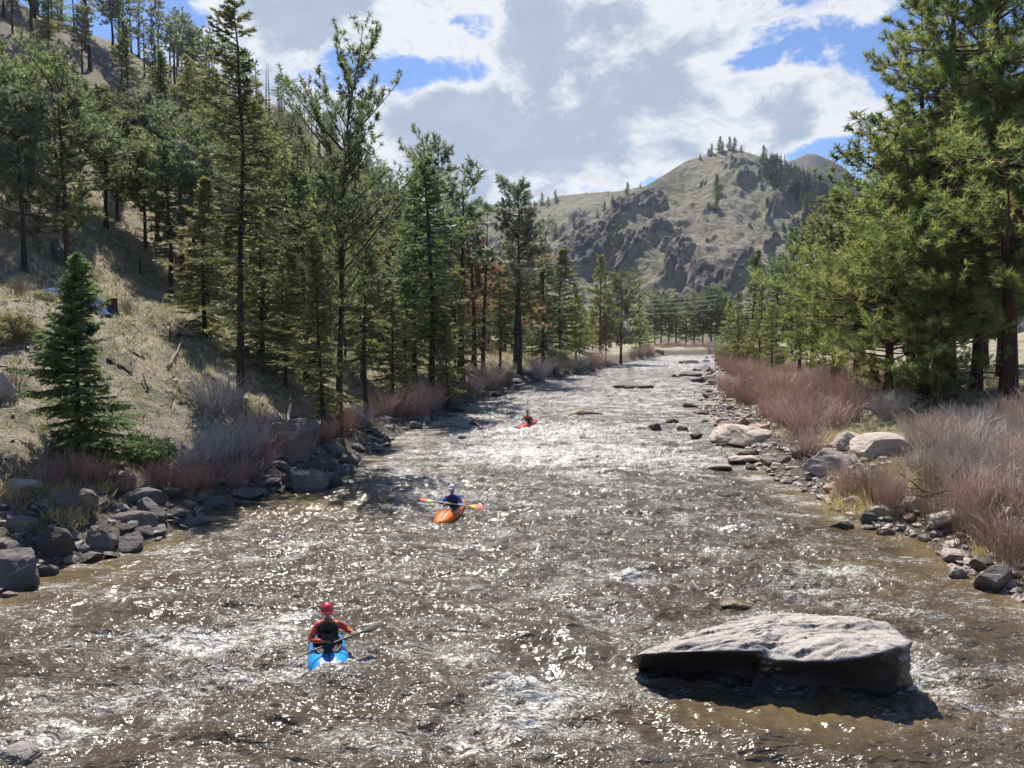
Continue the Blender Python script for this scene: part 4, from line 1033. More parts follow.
def rubble():
    rs = np.random.RandomState(91)
    bm = bmesh.new(); bmesh.ops.create_icosphere(bm, subdivisions=1, radius=1)
    v0 = np.array([p.co[:] for p in bm.verts]); f0 = np.array([[q.index for q in p.verts] for p in bm.faces]); bm.free()
    n_ = 7000; side = rs.rand(n_) < .5
    y = 17+110*rs.rand(n_)**1.7; q = -.3+4.2*rs.rand(n_)**1.3
    x = np.where(side, xl(y)-q*1.1, xr(y)+q*.9)
    s = (.05+.16*rs.rand(n_)**2)*np.interp(y, [17, 60, 130], [.9, 1.3, 2.2])
    z = height(x, y)+s*.15
    an = rs.rand(n_)*6.28; ca, sa = np.cos(an), np.sin(an)
    q2 = rs.rand(n_) < .35; x = np.where(q2 & side, xl(y)-3-13*rs.rand(n_), x); s = np.where(q2 & side, s*.8, s); z = height(x, y)+s*.15
    jit = v0[None]*(1+.35*rs.normal(size=(n_, len(v0), 1)).clip(-1.2, 1.2))
    jit = jit*np.stack([s, s*(.6+.5*rs.rand(n_)), s*(.4+.3*rs.rand(n_))], 1)[:, None]
    X = jit[..., 0]*ca[:, None]-jit[..., 1]*sa[:, None]; Y = jit[..., 0]*sa[:, None]+jit[..., 1]*ca[:, None]
    V = np.stack([X+x[:, None], Y+y[:, None], jit[..., 2]+z[:, None]], -1).reshape(-1, 3)
    Fc = (f0[None]+(np.arange(n_)*len(v0))[:, None, None]).reshape(-1, 3)
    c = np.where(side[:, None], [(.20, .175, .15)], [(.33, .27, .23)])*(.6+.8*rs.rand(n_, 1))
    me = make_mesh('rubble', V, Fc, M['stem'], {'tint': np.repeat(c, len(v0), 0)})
    tag(link('rubble', me), 'loose small stones along both shores', None, None, 'stuff')
rubble()

# the big midstream rock
def big_rock():
    # stations: front (towards the camera) round to the back, anticlockwise seen from above: x, y, z of the brow; x, y of the waterline
    S = [(2.12, 13.15, .36, 2.35, 13.55), (2.30, 12.92, .52, 2.55, 13.55), (2.62, 12.74, .62, 2.75, 13.50), (3.05, 12.66, .68, 3.05, 13.50), (3.5, 12.62, .70, 3.45, 13.42), (3.95, 12.55, .74, 3.95, 13.2),
         (4.15, 12.58, .72, 4.1, 12.95), (4.32, 12.62, .64, 3.85, 12.55), (4.5, 12.5, .62, 4.3, 12.7), (4.75, 12.34, .66, 4.75, 12.8), (5.15, 12.18, .74, 5.2, 12.75), (5.6, 12.08, .84, 5.65, 12.65), (5.95, 12.06, .92, 6.0, 12.55), (6.3, 12.2, .95, 6.3, 12.6), (6.55, 12.45, .94, 6.6, 12.75),
         (6.62, 12.8, .86, 6.85, 12.95), (6.75, 13.05, .74, 6.95, 13.25), (6.6, 13.35, .9, 7.0, 13.7), (6.4, 13.8, .8, 6.6, 14.4), (5.95, 14.25, .68, 5.95, 14.8), (5.35, 14.5, .60, 5.3, 14.95), (4.75, 14.5, .55, 4.7, 14.9), (4.1, 14.25, .52, 4.0, 14.7), (3.45, 13.95, .48, 3.3, 14.4), (2.8, 13.6, .40, 2.6, 14.0), (2.35, 13.35, .34, 2.3, 13.75)]
    S = np.array(S); n0 = len(S)
    th = np.linspace(0, n0, 260, endpoint=False); i0 = th.astype(int); f = (th-i0)[:, None]
    A = S[i0]*(1-f)+S[(i0+1) % n0]*f
    brow = A[:, :3]; wl = A[:, 3:5]
    ctr = np.array([4.6, 13.35])
    rings = []
    bot = np.concatenate([(wl-ctr)*.85+ctr, np.full((len(wl), 1), -.45)], 1); rings.append(bot)
    for q in np.linspace(0, 1, 16):       # side wall: water line up to the brow, hollow below the brow
        hollow = np.sin(q*np.pi)*.6*np.clip(np.sin(np.arange(260)/260*2*np.pi)*1.6, 0, 1)[:, None]
        xy = wl*(1-q**1.3)+brow[:, :2]*q**1.3
        nn_ = nrm(xy-ctr); xy = xy-nn_*hollow*(1-q)
        rings.append(np.concatenate([xy, (-.12+(brow[:, 2:3]+.12)*q)], 1))
    for q in np.linspace(0.03, 1, 42):        # top
        r = 1-q
        xy = brow[:, :2]*r+ctr*q
        zc = .86; z = brow[:, 2]*r**1.1+zc*(1-r**1.1) + .05*np.sin(min(q*6, np.pi))
        rings.append(np.concatenate([xy, z[:, None]], 1))
    Rg = np.array(rings); P = Rg.copy()
    p = P.reshape(-1, 3)
    warp = fbm(p*.8+4, 3)
    strat = fbm(np.stack([p[:, 0]*.9+.5*p[:, 1], p[:, 1]*2.1, p[:, 2]*9], 1), 4, .55, True)
    steps = np.round((p[:, 2]+.10*p[:, 0]+.10*warp)*11)/11
    top = (np.arange(len(rings)) >= 17).repeat(260)
    d = .045*warp + .022*fbm(p*5, 3) + .012*fbm(p*14, 2)
    n_ = p-np.array([4.6, 13.35, .2]); n_[:, 2] *= .5; n_ = nrm(n_)
    lay = .07*fbm(np.stack([p[:, 0]*1.1+.6*p[:, 1], p[:, 1]*3.0-.5*p[:, 0], np.zeros(len(p))], 1), 4, .55, True)
    grv = -.05*np.clip(fbm(np.stack([p[:, 0]*.7+9, p[:, 1]*5.0-.9*p[:, 0], np.zeros(len(p))], 1), 3, .5, True)-.45, 0, 1)*3
    p2 = p + n_*(np.where(top, 0, strat*.12+.10*fbm(p*1.3+8, 3))+d)[:, None]
    p2[:, 2] += np.where(top, (lay+grv+.04*warp), 0)*np.repeat(np.clip((np.arange(len(rings))-15)/5, 0, 1), 260)
    sv, sf = tubes(np.array([[(3.15, 12.72, -.02), (3.4, 12.68, .06), (3.75, 12.66, .11), (4.05, 12.62, .2), (4.25, 12.68, .40), (4.45, 12.85, .56), (4.6, 13.1, .62)]]), np.array([[.04, .10, .15, .15, .2, .24, .12]]), 18)
    sv[:, 2] = np.where(sv[:, 2] < .1, sv[:, 2], sv[:, 2]); sv += nrm(sv-np.array([3.9, 12.8, .1]))*(.07*fbm(sv*2.2, 4))[:, None]
    n1_ = 0
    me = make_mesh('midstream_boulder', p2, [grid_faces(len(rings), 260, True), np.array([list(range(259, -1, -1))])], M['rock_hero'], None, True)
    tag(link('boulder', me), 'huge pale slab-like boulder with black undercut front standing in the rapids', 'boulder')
big_rock()

# ------------------------------------------------------------------ dead wood, stump, post, tarp, wires
def log(pts, r, label, mat='bark_grey', name='driftwood_log', twigs=3, seed=0):
    rs = np.random.RandomState(seed); P = np.array(pts, float)
    t = np.linspace(0, len(P)-1, 9); i = np.minimum(t.astype(int), len(P)-2); f = (t-i)[:, None]; P = P[i]*(1-f)+P[i+1]*f
    P[1:-1] += rs.normal(size=(7, 3))*r*.35
    rad = r*np.linspace(1, .45, 9)*(1+.1*rs.normal(size=9)); parts = [tubes(P[None], rad[None], 8)]
    for k in range(twigs):
        j = rs.randint(2, 8); d = rv(rs, 1)[0]; d[2] = abs(d[2])+.2; l = r*(5+8*rs.rand()); parts.append(tubes(np.array([[P[j], P[j]+d*l*.5, P[j]+d*l+rs.normal(size=3)*.1*l]]), np.array([[r*.3, r*.2, r*.06]]), 5))
    v, fs = merge(parts)
    # close the butt ends
    caps = [np.array([[7-q for q in range(8)]]), np.array([[64+q for q in range(8)]])]
    me = make_mesh(name, v, fs+caps, M[mat], None, True)
    return tag(link(name, me), label, 'log')
def gp(px, py, zg, dz=.08):
    x, y = hit(px, py); return (x, y, gz(x, y)+dz)
log([gp(168, 372, 4.2, .15), gp(186, 345, 5.0, .5)], .06, 'pale broken branch leaning on the shaded slope left of the very tall fir', seed=1)
log([gp(160, 338, 5.5), gp(196, 342, 5.5, .25)], .09, 'dark fallen log at the top of the shaded slope', 'bark_dark', seed=2)
log([gp(107, 363, 4.6), gp(133, 378, 4.2)], .07, 'dark thin log lying on the grass right of the spruce', 'bark_dark', seed=3, twigs=1)
log([gp(128, 352, 5.0), gp(146, 363, 4.6)], .06, 'short dark log above the thin log right of the spruce', 'bark_dark', seed=4, twigs=1)
log([gp(148, 392, 3.6), gp(143, 381, 4.0, .3)], .05, 'short upright dead stick on the grass slope', 'bark_dark', seed=5, twigs=0)
log([gp(258, 437, 1.9, .4), gp(306, 434, 1.9, .5)], .1, 'pale driftwood log across the top of the shaded block', seed=6)
log([gp(287, 436, 2.0, .2), gp(292, 409, 2.2, 1.0)], .08, 'pale forked stick standing up by the driftwood log', seed=7)
log([gp(488, 398, .6, .3), gp(504, 402, .2, .15)], .14, 'pale driftwood trunk sliding into the water on the left bank', seed=8)
log([gp(468, 376, 1.6, .3), gp(478, 388, 1.0, .8)], .1, 'weathered broken limb above the dark bank boulders', seed=9)
log([gp(40, 470, 1.4, .3), gp(66, 448, 1.9, .8)], .035, 'bent dead branch arching over the left boulders', seed=10)
log([gp(62, 482, 1.2, .5), gp(80, 455, 1.6, 1.0)], .035, 'second dead branch beside the bent one over the left boulders', seed=11)
log([gp(915, 508, 1.1, .3), gp(950, 505, 1.2, .4)], .1, 'dark rotting log under the willow stems on the right bank', 'bark_dark', seed=12)
log([gp(925, 398, 2.6, .3), gp(985, 385, 2.9, .5)], .22, 'long fallen trunk on the ground behind the red-barked pines', 'bark_dark', seed=13)
# stump
def stump():
    x, y = hit(111, 313); z = gz(x, y)
    e = empty('tree_stump', (x, y, z)); tag(e, 'short red-brown stump on the green grass right of the blue tarp', 'stump')
    a = np.linspace(0, 6.283, 14, endpoint=False); rr = .34*(1+.12*np.sin(3*a)+.08*np.sin(7*a))
    rings = [np.stack([np.cos(a)*rr*k, np.sin(a)*rr*k, np.full(14, h)], 1) for k, h in ((1.35, -.2), (1.12, .1), (1, .35), (1.0, .68))]
    P = np.concatenate(rings); P *= [.8, .8, .85]; rings[-1] = rings[-1]*[.8, .8, .85]; P[-14:, 2] += .1*np.cos(a)
    link('bark', make_mesh('stump_bark', P, grid_faces(4, 14, True), M['bark_red'], None, True), e)
    top = np.concatenate([rings[-1]*[.97, .97, 1], [[0, 0, .57]]]); top[:14, 2] += .1*np.cos(a)-.01
    link('cut_face', make_mesh('stump_face', top, np.array([[i, (i+1) % 14, 14] for i in range(14)]), M['bark_grey']), e)
stump()
def post():
    x, y = hit(140, 274); z = gz(x, y)
    P = np.array([[(x, y, z-.3), (x, y, z+.5), (x+.03, y, z+1.15)]])
    v, f = tubes(P, np.array([[.09, .085, .075]]), 8)
    me = make_mesh('fence_post', v, [f, np.array([list(range(16, 24))])], M['bark_red'], None, True)
    tag(link('fence_post', me), 'single short wooden post at the edge of the straw meadow', 'post')
post()
def tarp():
    rs = np.random.RandomState(2); x0, y0 = hit(78, 300); z0 = gz(x0, y0)
    e = empty('tarp', (x0, y0, z0)); tag(e, 'crumpled blue tarp lying on the bench behind the small spruce', 'tarp')
    u, v = np.meshgrid(np.linspace(-1, 1, 70), np.linspace(-1, 1, 40), indexing='ij')
    X = u*1.6; Y = v*.75+.1*np.sin(u*5)
    hump = .55*np.exp(-((u-.55)/.28)**2)+.38*np.exp(-((u+.1)/.35)**2)+.28*np.exp(-((u+.75)/.3)**2)
    Z = (hump*(1-v**2)**.6+.2*fbm(V3(X*2, Y*2, 3), 5))*1.0
    gh = height(X+x0, Y+y0)-z0
    Z = np.maximum(Z, .02)+gh+.12
    me = make_mesh('tarp_sheet', V3(X, Y, Z).reshape(-1, 3), grid_faces(70, 40)[:, ::-1], simple_mat('blue_tarp', (.01, .035, .11), .95, var=(.03, .085, .19)), None, True)
    link('sheet', me, e)
    k = [( -1.2, .1), (-.1, .0), (.9, .05)]
    for a, b in k:
        o = link('weight_stone', RK['d5'], e); zz = float(height(np.array([x0+a]), np.array([y0-.72+b]))[0])-z0; o.location = (a, -.72+b, zz+.05); o.scale = (.14, .12, .1)
tarp()
# utility pole and wires across the bend
def pole(px, y, H, label):
    x = at(px, 335, y)[0]; z = max(gz(x, y), 0); e = empty('utility_pole', (x, y, z)); tag(e, label, 'utility pole')
    v, f = tubes(np.array([[(0, 0, -.5), (0, 0, H)]]), np.array([[.2, .14]]), 8); link('pole_shaft', make_mesh('pole_shaft', v, f, M['bark_dark'], None, True), e)
    v, f = tubes(np.array([[(-1.4, 0, H-.6), (1.4, 0, H-.6)]]), np.array([[.08, .08]]), 4); link('crossarm', make_mesh('crossarm', v, f, M['bark_dark']), e)
    for q in (-1.3, -.45, .45, 1.3):
        v, f = tubes(np.array([[(q, 0, H-.55), (q, 0, H-.3)]]), np.array([[.05, .04]]), 6); link('insulator', make_mesh('insulator', v, f, M['bark_grey']), e)
    return x, y, z+H
ax, ay, az_ = pole(716, 246, 17, 'dark utility pole standing at the river bend')
bx, by, bz = pole(560, 262, 16, 'utility pole hidden among the left trees at the bend')
wm = simple_mat('wire', (.5, .5, .5), .5)
for k_ in range(4):
    s = np.linspace(0, 1, 24); off = (-1.3, -.45, .45, 1.3)[k_]; dz_ = (-.3, -1.6, -3.0, -4.6)[k_]
    P = np.stack([ax+8*.0+(bx-ax)*s, ay+off+(by-ay)*s, az_+dz_+(bz-az_)*s-1.4*4*s*(1-s)], 1)
    v, f = tubes(P[None], np.full((1, 24), .03), 4)
    o = link('overhead_wire', make_mesh('overhead_wire', v, f, wm, None, True))
    tag(o, ['topmost of the four wires crossing before the far pines', 'second wire from the top before the far pines', 'third wire from the top before the far pines', 'lowest of the four wires crossing before the far pines'][k_], 'wire', 'overhead wires at the river bend')

# ------------------------------------------------------------------ kayaks, paddlers
def kayak(name, loc, heading, pitch, col, col2, label, L_=2.55, W_=.66, roll=0):
    """Bow points to local -Y."""
    e = empty(name, loc); e.rotation_mode = 'XYZ'; e.rotation_euler = (pitch, roll, heading); tag(e, label, 'kayak')
    ns, nr = 41, 28; s = np.linspace(-1, 1, ns); a = np.linspace(0, 2*np.pi, nr, endpoint=False)
    hw = W_/2*(1-np.abs(s)**2.6)**.62*np.where(s < 0, 1, .96)+.015
    zb = -.13+.20*np.abs(s)**2.6; zt = .17+.03*(1-s**2)+.05*np.exp(-((s+.35)/.3)**2)-.05*np.clip(np.abs(s)-.75, 0, 1)
    zt = np.maximum(zt, zb+.05)
    V = []
    for i in range(ns):
        c, sn = np.cos(a), np.sin(a)
        x = hw[i]*np.sign(c)*np.abs(c)**.75
        zm = (zb[i]+zt[i])/2-.02; z = np.where(sn > 0, zm+(zt[i]-zm)*np.abs(sn)**.9, zm-(zm-zb[i])*np.abs(sn)**.6)
        V.append(np.stack([x, np.full(nr, s[i]*L_/2), z], 1))
    V = np.concatenate(V)
    m = simple_mat(name+'_plastic', col, .28, var=col2, bump=60, coat=.3)
    me = make_mesh(name+'_hull', V, [grid_faces(ns, nr, True), np.array([list(range(nr)), list(range(ns*nr-1, (ns-1)*nr-1, -1))])], m, None, True)
    link('hull', me, e)
    # cockpit rim and spray skirt
    b = np.linspace(0, 2*np.pi, 40, endpoint=False)
    rim = np.stack([np.cos(b)*.25, np.sin(b)*.40+.12, np.full(40, .235)+.02*np.cos(2*b)], 1)
    rr = np.concatenate([rim, rim[:1]])[None]; v, f = tubes(rr, np.full((1, 41), .022), 6)
    blk = M.setdefault('black_rubber', simple_mat('black_rubber', (.018, .018, .02), .5))
    link('cockpit_rim', make_mesh(name+'_rim', v, f, blk, None, True), e)
    prof = [(1.0, .0), (.85, .03), (.6, .06), (.48, .13), (.46, .24)]
    rings = [np.stack([np.cos(b)*.24*k, np.sin(b)*(.39*k if k > .55 else .30*k*1.1)+.12+.06*(1-k), np.full(40, .245+h)+.012*np.sin(b*7)*k], 1) for k, h in prof]
    link('spray_skirt', make_mesh(name+'_skirt', np.concatenate(rings), grid_faces(5, 40, True), blk, None, True), e)
    for yy in (-1, 1):
        q = np.linspace(0, np.pi, 9); i = 2 if yy < 0 else ns-3
        P = np.stack([np.cos(q)*.05, np.full(9, yy*L_/2*.93), zt[i]-.01+np.sin(q)*.05], 1)
        v, f = tubes(P[None], np.full((1, 9), .009), 5); link('grab_loop', make_mesh(name+'_loop', v, f, blk, None, True), e)
    P = np.stack([np.full(8, .02), np.linspace(-.3, -1.0, 8), np.interp(np.linspace(-.3, -1.0, 8)/(L_/2), s, zt)+.006], 1)
    v, f = tubes(P[None], np.full((1, 8), .014), 5); link('deck_strap', make_mesh(name+'_strap', v, f, blk, None, True), e)
    return e
def skinned(name, verts, edges, radii, mat, parent, sub=2, root=0):
    me = bpy.data.meshes.new(name); me.from_pydata(verts, edges, []); me.update()
    o = link(name, me, parent); me.materials.append(mat)
    md = o.modifiers.new('skin', 'SKIN'); md.use_smooth_shade = True; md.branch_smoothing = .6
    lay = me.skin_vertices[0].data if me.skin_vertices else None
    if lay is None:
        bm = bmesh.new(); bm.from_mesh(me); bm.verts.layers.skin.verify(); bm.to_mesh(me); bm.free(); lay = me.skin_vertices[0].data
    for i, r in enumerate(radii):
        lay[i].radius = r if hasattr(r, '__len__') else (r, r); lay[i].use_root = (i == root)
    s = o.modifiers.new('smooth', 'SUBSURF'); s.levels = sub; s.render_levels = sub
    return o
def bake(objs, name, mat_list, parent):
    """Evaluate the skinned pieces and join them into one mesh."""
    bpy.context.view_layer.update(); dg = bpy.context.evaluated_depsgraph_get()
    vs, fs, mi, off = [], [], [], 0
    for o in objs:
        ev = o.evaluated_get(dg); me = ev.to_mesh(); idx = mat_list.index(o.data.materials[0])
        for v in me.vertices: vs.append(v.co[:])
        for p in me.polygons: fs.append([i+off for i in p.vertices]); mi.append(idx)
        off += len(me.vertices); ev.to_mesh_clear()
    for o in objs: bpy.data.objects.remove(o)
    me = bpy.data.meshes.new(name); me.from_pydata(vs, [], fs)
    for m in mat_list: me.materials.append(m)
    me.polygons.foreach_set('material_index', mi); me.polygons.foreach_set('use_smooth', [True]*len(fs)); me.update()
    return link(name, me, parent)
def lerp(a, b, t): return tuple(a[i]*(1-t)+b[i]*t for i in range(3))
def paddler(loc, heading, lean, label, jacket, jacket2, vest, helmet, hl, hr, elbow_l, elbow_r, helmet_vent=True, turn=0.0, tilt=0.0, skin=(.42, .24, .17)):
    """Sitting figure facing local -Y; origin at the seat. hl, hr: wrists; local x<0 is its right hand (picture left when facing us)."""
    e = empty('person', loc); e.rotation_euler = (0, 0, heading); tag(e, label, 'person')
    sk = simple_mat('skin', skin, .5, var=tuple(x*.85 for x in skin), sub=.1); jk = simple_mat('jacket_cloth', jacket, .7, var=jacket2)
    dk = M.setdefault('dark_cloth', simple_mat('dark_cloth', (.03, .03, .035), .8))
    f = lean
    pel, wst, chs, nek, hdb = (0, .0, .08), (0, -.02-f*.1, .24), (0, -.02-f*.35, .44), (0, -.03-f*.55, .585), (0, -.05-f*.6, .66)
    sl_, sr_ = (-.18, chs[1]+.0, .50), (.18, chs[1]+.0, .50)
    kn_l, kn_r = (-.11, -.34, .0), (.11, -.34, .0)
    parts = []
    # one continuous body: torso, neck, arms, legs inside the boat
    verts = [pel, wst, chs, nek, hdb, sl_, elbow_l, hl, sr_, elbow_r, hr, kn_l, (-.08, -.6, -.07), kn_r, (.08, -.6, -.07)]
    edges = [(0, 1), (1, 2), (2, 3), (3, 4), (2, 5), (5, 6), (6, 7), (2, 8), (8, 9), (9, 10), (0, 11), (11, 12), (0, 13), (13, 14)]
    rad = [(.15, .12), (.13, .10), (.15, .105), .062, .058, .062, .045, .03, .062, .045, .03, .06, .035, .06, .035]
    parts.append(skinned('b', verts, edges, rad, sk, e, 2))
    # hands: palm, four fingers curled round the shaft, thumb from the side of the palm
    for w_, el_, sx in ((hl, elbow_l, -1), (hr, elbow_r, 1)):
        w0, d = Vector(w_), (Vector(w_)-Vector(el_)).normalized()
        side = Vector((1, 0, 0)) - d*d.x; side.normalize(); up = d.cross(side).normalized()
        pv = [tuple(w0), tuple(w0+d*.05), tuple(w0+d*.085)]
        parts.append(skinned('b', pv, [(0, 1), (1, 2)], [(.028, .024), (.042, .02), (.04, .018)], sk, e, 1))
        for k, (o_, l_) in enumerate(((-.033, .030), (-.011, .036), (.011, .033), (.032, .026))):
            b0 = w0+d*.075+side*o_; c_ = -up if up.z > 0 else up
            q = [b0, b0+d*l_+c_*.006, b0+d*(l_*1.1)+c_*.036, b0+d*(l_*.4)+c_*.052]
            parts.append(skinned('b', [tuple(x) for x in q], [(0, 1), (1, 2), (2, 3)], [.0095, .009, .0085, .0075], sk, e, 1))
        b0 = w0+d*.03-side*sx*.032; q = [b0, b0+d*.03-side*sx*.022, b0+d*.055-side*sx*.016+(-up if up.z > 0 else up)*.026]
        parts.append(skinned('b', [tuple(x) for x in q], [(0, 1), (1, 2)], [.013, .011, .009], sk, e, 1))
    # head
    bm = bmesh.new(); bmesh.ops.create_uvsphere(bm, u_segments=32, v_segments=24, radius=1)
    hc = Vector(hdb)+Vector((0, -.012, .10)); Rm = Matrix.Rotation(turn, 3, 'Z') @ Matrix.Rotation(tilt, 3, 'X')
    for v in bm.verts:
        x, y, z = v.co
        wx = .074*(1-.22*max(0, -z)); yy = .096*(1-.12*max(0, -z))
        px_, py_, pz_ = x*wx, y*yy, z*.118
        if y < 0:
            py_ -= .024*math.exp(-((x/.17)**2+((z+.10)/.17)**2))          # nose
            py_ += .010*(math.exp(-(((abs(x)-.38)/.16)**2+((z-.12)/.12)**2)))  # eye sockets
            py_ -= .006*math.exp(-((x/.3)**2+((z+.47)/.07)**2))           # lips
            py_ -= .010*math.exp(-((x/.35)**2+((z+.80)/.15)**2))          # chin
        if abs(x) > .8 and abs(z+.02) < .25 and -.25 < y < .3: px_ *= 1.12   # ears
        v.co = hc + Rm @ Vector((px_, py_, pz_))
    me = bpy.data.meshes.new('b'); bm.to_mesh(me); bm.free(); me.materials.append(sk); h = link('b', me, e); parts.append(h)
    eye = M.setdefault('eye_dark', simple_mat('eye_dark', (.03, .02, .02), .2)); lip = M.setdefault('lip', simple_mat('lip', (.30, .11, .10), .5))
    for x_, z_, rx_, rz_, mt in ((-.030, .012, .011, .006, eye), (.030, .012, .011, .006, eye), (0, -.055, .022, .005, lip)):
        bm = bmesh.new(); bmesh.ops.create_uvsphere(bm, u_segments=10, v_segments=8, radius=1)
        yy_ = -.079 if z_ > 0 else -.091
        for v in bm.verts: v.co = hc + Rm @ Vector((v.co.x*rx_+x_, v.co.y*.006+yy_, v.co.z*rz_+z_))
        me = bpy.data.meshes.new('b'); bm.to_mesh(me); bm.free(); me.materials.append(mt); parts.append(link('b', me, e))
    bake(parts, 'body', [sk, eye, lip], e)
    # jacket: torso and sleeves to the wrist
    wl_, wr_ = lerp(elbow_l, hl, .86), lerp(elbow_r, hr, .86)
    verts = [(0, .0, .13), wst, chs, (0, nek[1], .575), sl_, elbow_l, wl_, sr_, elbow_r, wr_]
    edges = [(0, 1), (1, 2), (2, 3), (2, 4), (4, 5), (5, 6), (2, 7), (7, 8), (8, 9)]
    p = skinned('b', verts, edges, [(.155, .125), (.15, .12), (.175, .13), (.078, .078), .082, .062, .043, .082, .062, .043], jk, e, 2)
    bake([p], 'jacket', [jk], e)
    # life vest: padded front and back with straps
    vm = simple_mat('vest_cloth', vest, .75)
    a = np.linspace(0, 2*np.pi, 36, endpoint=False); rings = []
    for z, k, kk in ((.20, .95, 1.0), (.22, 1.05, 1.08), (.30, 1.08, 1.12), (.38, 1.10, 1.14), (.46, 1.05, 1.1), (.53, .80, .95), (.555, .62, .8)):
        cy = np.interp(z, [.24, .44, .585], [wst[1], chs[1], nek[1]])
        sq = np.abs(np.cos(a))**.8*np.sign(np.cos(a))
        rings.append(np.stack([sq*.175*k, np.sin(a)*.145*kk+cy, np.full(36, z)+.008*np.cos(2*a)], 1))
    link('life_vest', make_mesh('life_vest', np.concatenate(rings), grid_faces(7, 36, True), vm, None, True), e)
    bk = M.setdefault('black_rubber', simple_mat('black_rubber', (.018, .018, .02), .5))
    for z in (.27, .37):
        q = np.linspace(0, 2*np.pi, 33); cy = np.interp(z, [.24, .44, .585], [wst[1], chs[1], nek[1]])
        P = np.stack([np.sign(np.cos(q))*np.abs(np.cos(q))**.8*.197, np.sin(q)*.170+cy, np.full(33, z)], 1); v, ff = tubes(P[None], np.full((1, 33), .012), 5)
        link('vest_strap', make_mesh('vest_strap', v, ff, bk, None, True), e)
    # helmet
    bm = bmesh.new(); bmesh.ops.create_uvsphere(bm, u_segments=36, v_segments=24, radius=1)
    for v in bm.verts:
        x, y, z = v.co
        r = 1.0; zz = max(z, -.22 if y > -.2 else .20+.1*min(0, y+.2))
        v.co = hc + Rm @ Vector((x*.113, y*.136+.004, zz*.132+.040))
    bmesh.ops.dissolve_degenerate(bm, dist=.0001, edges=bm.edges)
    me = bpy.data.meshes.new('helmet_shell'); bm.to_mesh(me); bm.free(); hm = simple_mat('helmet_plastic', helmet, .3, coat=.3); me.materials.append(hm)
    me.polygons.foreach_set('use_smooth', [True]*len(me.polygons)); ho = link('helmet', me, e)
    q = np.linspace(-1.15, 1.15, 15); rg = []
    for k, dz_ in ((.95, -.01), (1.5, -.03), (1.5, -.04), (.95, -.022)):
        rg.append(np.array([hc + Rm @ Vector((math.sin(t)*.113*(k if k < 1 else 1+.14*math.cos(t)), -math.cos(t)*.136*(k if k < 1 else 1+.5*math.cos(t)), .062+dz_)) for t in q]))
    link('visor', make_mesh('visor', np.concatenate(rg), grid_faces(4, 15), hm, None, True), ho)
    for sx in (-1, 1):
        P = np.array([hc + Rm @ Vector(t) for t in ((sx*.088, -.01, .02), (sx*.078, -.03, -.06), (sx*.03, -.06, -.118), (0, -.065, -.125))])
        v, ff = tubes(P[None], np.full((1, 4), .007), 5); link('chin_strap', make_mesh('chin_strap', v, ff, bk), ho)
    return e
def paddle(c, d, L_, label, shaft, blade_in, blade_out, bw=.2, bl=.46, tw=.6):
    """c centre, d direction."""
    c, d = Vector(c), Vector(d).normalized(); e = empty('paddle', c); e.rotation_mode = 'QUATERNION'; e.rotation_quaternion = Vector((1, 0, 0)).rotation_difference(d); tag(e, label, 'paddle')
    v, f = tubes(np.array([[(-L_/2+bl*.5, 0, 0), (0, 0, 0), (L_/2-bl*.5, 0, 0)]]), np.full((1, 3), .017), 10)
    link('shaft', make_mesh('shaft', v, f, simple_mat('paddle_shaft', shaft, .4), None, True), e)
    for sg in (-1, 1):
        ns, nr = 16, 16; s = np.linspace(0, 1, ns); a = np.linspace(0, 2*np.pi, nr, endpoint=False); V = []; col = []
        for q in s:
            w_ = bw/2*math.sin(min(1, q*1.5+.12)*math.pi/2)*(1 if q < .8 else math.sqrt(max(0, 1-((q-.8)/.2)**2*.85)))
            th_ = .016*(1-q)+.005
            ang = tw*sg*.5+.35
            y, z = np.cos(a)*w_, np.sin(a)*th_+.03*q*q
            V.append(np.stack([np.full(nr, sg*(L_/2-bl+q*bl)), y*math.cos(ang)-z*math.sin(ang), y*math.sin(ang)+z*math.cos(ang)], 1)); col.append(np.tile(np.array(blade_in)*(1-sst(.35, .65, q))+np.array(blade_out)*sst(.35, .65, q), (nr, 1)))
        me = make_mesh('blade', np.concatenate(V), [grid_faces(ns, nr, True), np.array([list(range(nr)), list(range(ns*nr-1, (ns-1)*nr-1, -1))])], M['stem'], {'tint': np.concatenate(col)}, True)
        link('blade', me, e)
    return e
# nearest: blue boat, red helmet
kx, ky = -3.42, 14.0
kayak('kayak', (kx+.02, ky-.12, .03), R(15), R(6), (.015, .26, .62), (.02, .33, .72), 'bright blue kayak ploughing its bow into white water', L_=2.0, W_=.72)
paddler((kx-.05, ky+.2, .12), R(10), .25, 'person in red and black with a red helmet paddling the blue kayak', (.52, .05, .035), (.62, .10, .05), (.02, .02, .022), (.62, .03, .07),
        (-.02, -.42, .27), (.46, -.22, .34), (-.31, -.22, .24), (.36, -.02, .32), turn=R(8), tilt=R(2))
paddle((kx+.22, ky-.22, .40), (.78, .62, .10), 1.7, 'paddle with dark shaft held across the blue kayak', (.02, .02, .02), (.05, .05, .05), (.10, .07, .04), bw=.13, bl=.36)
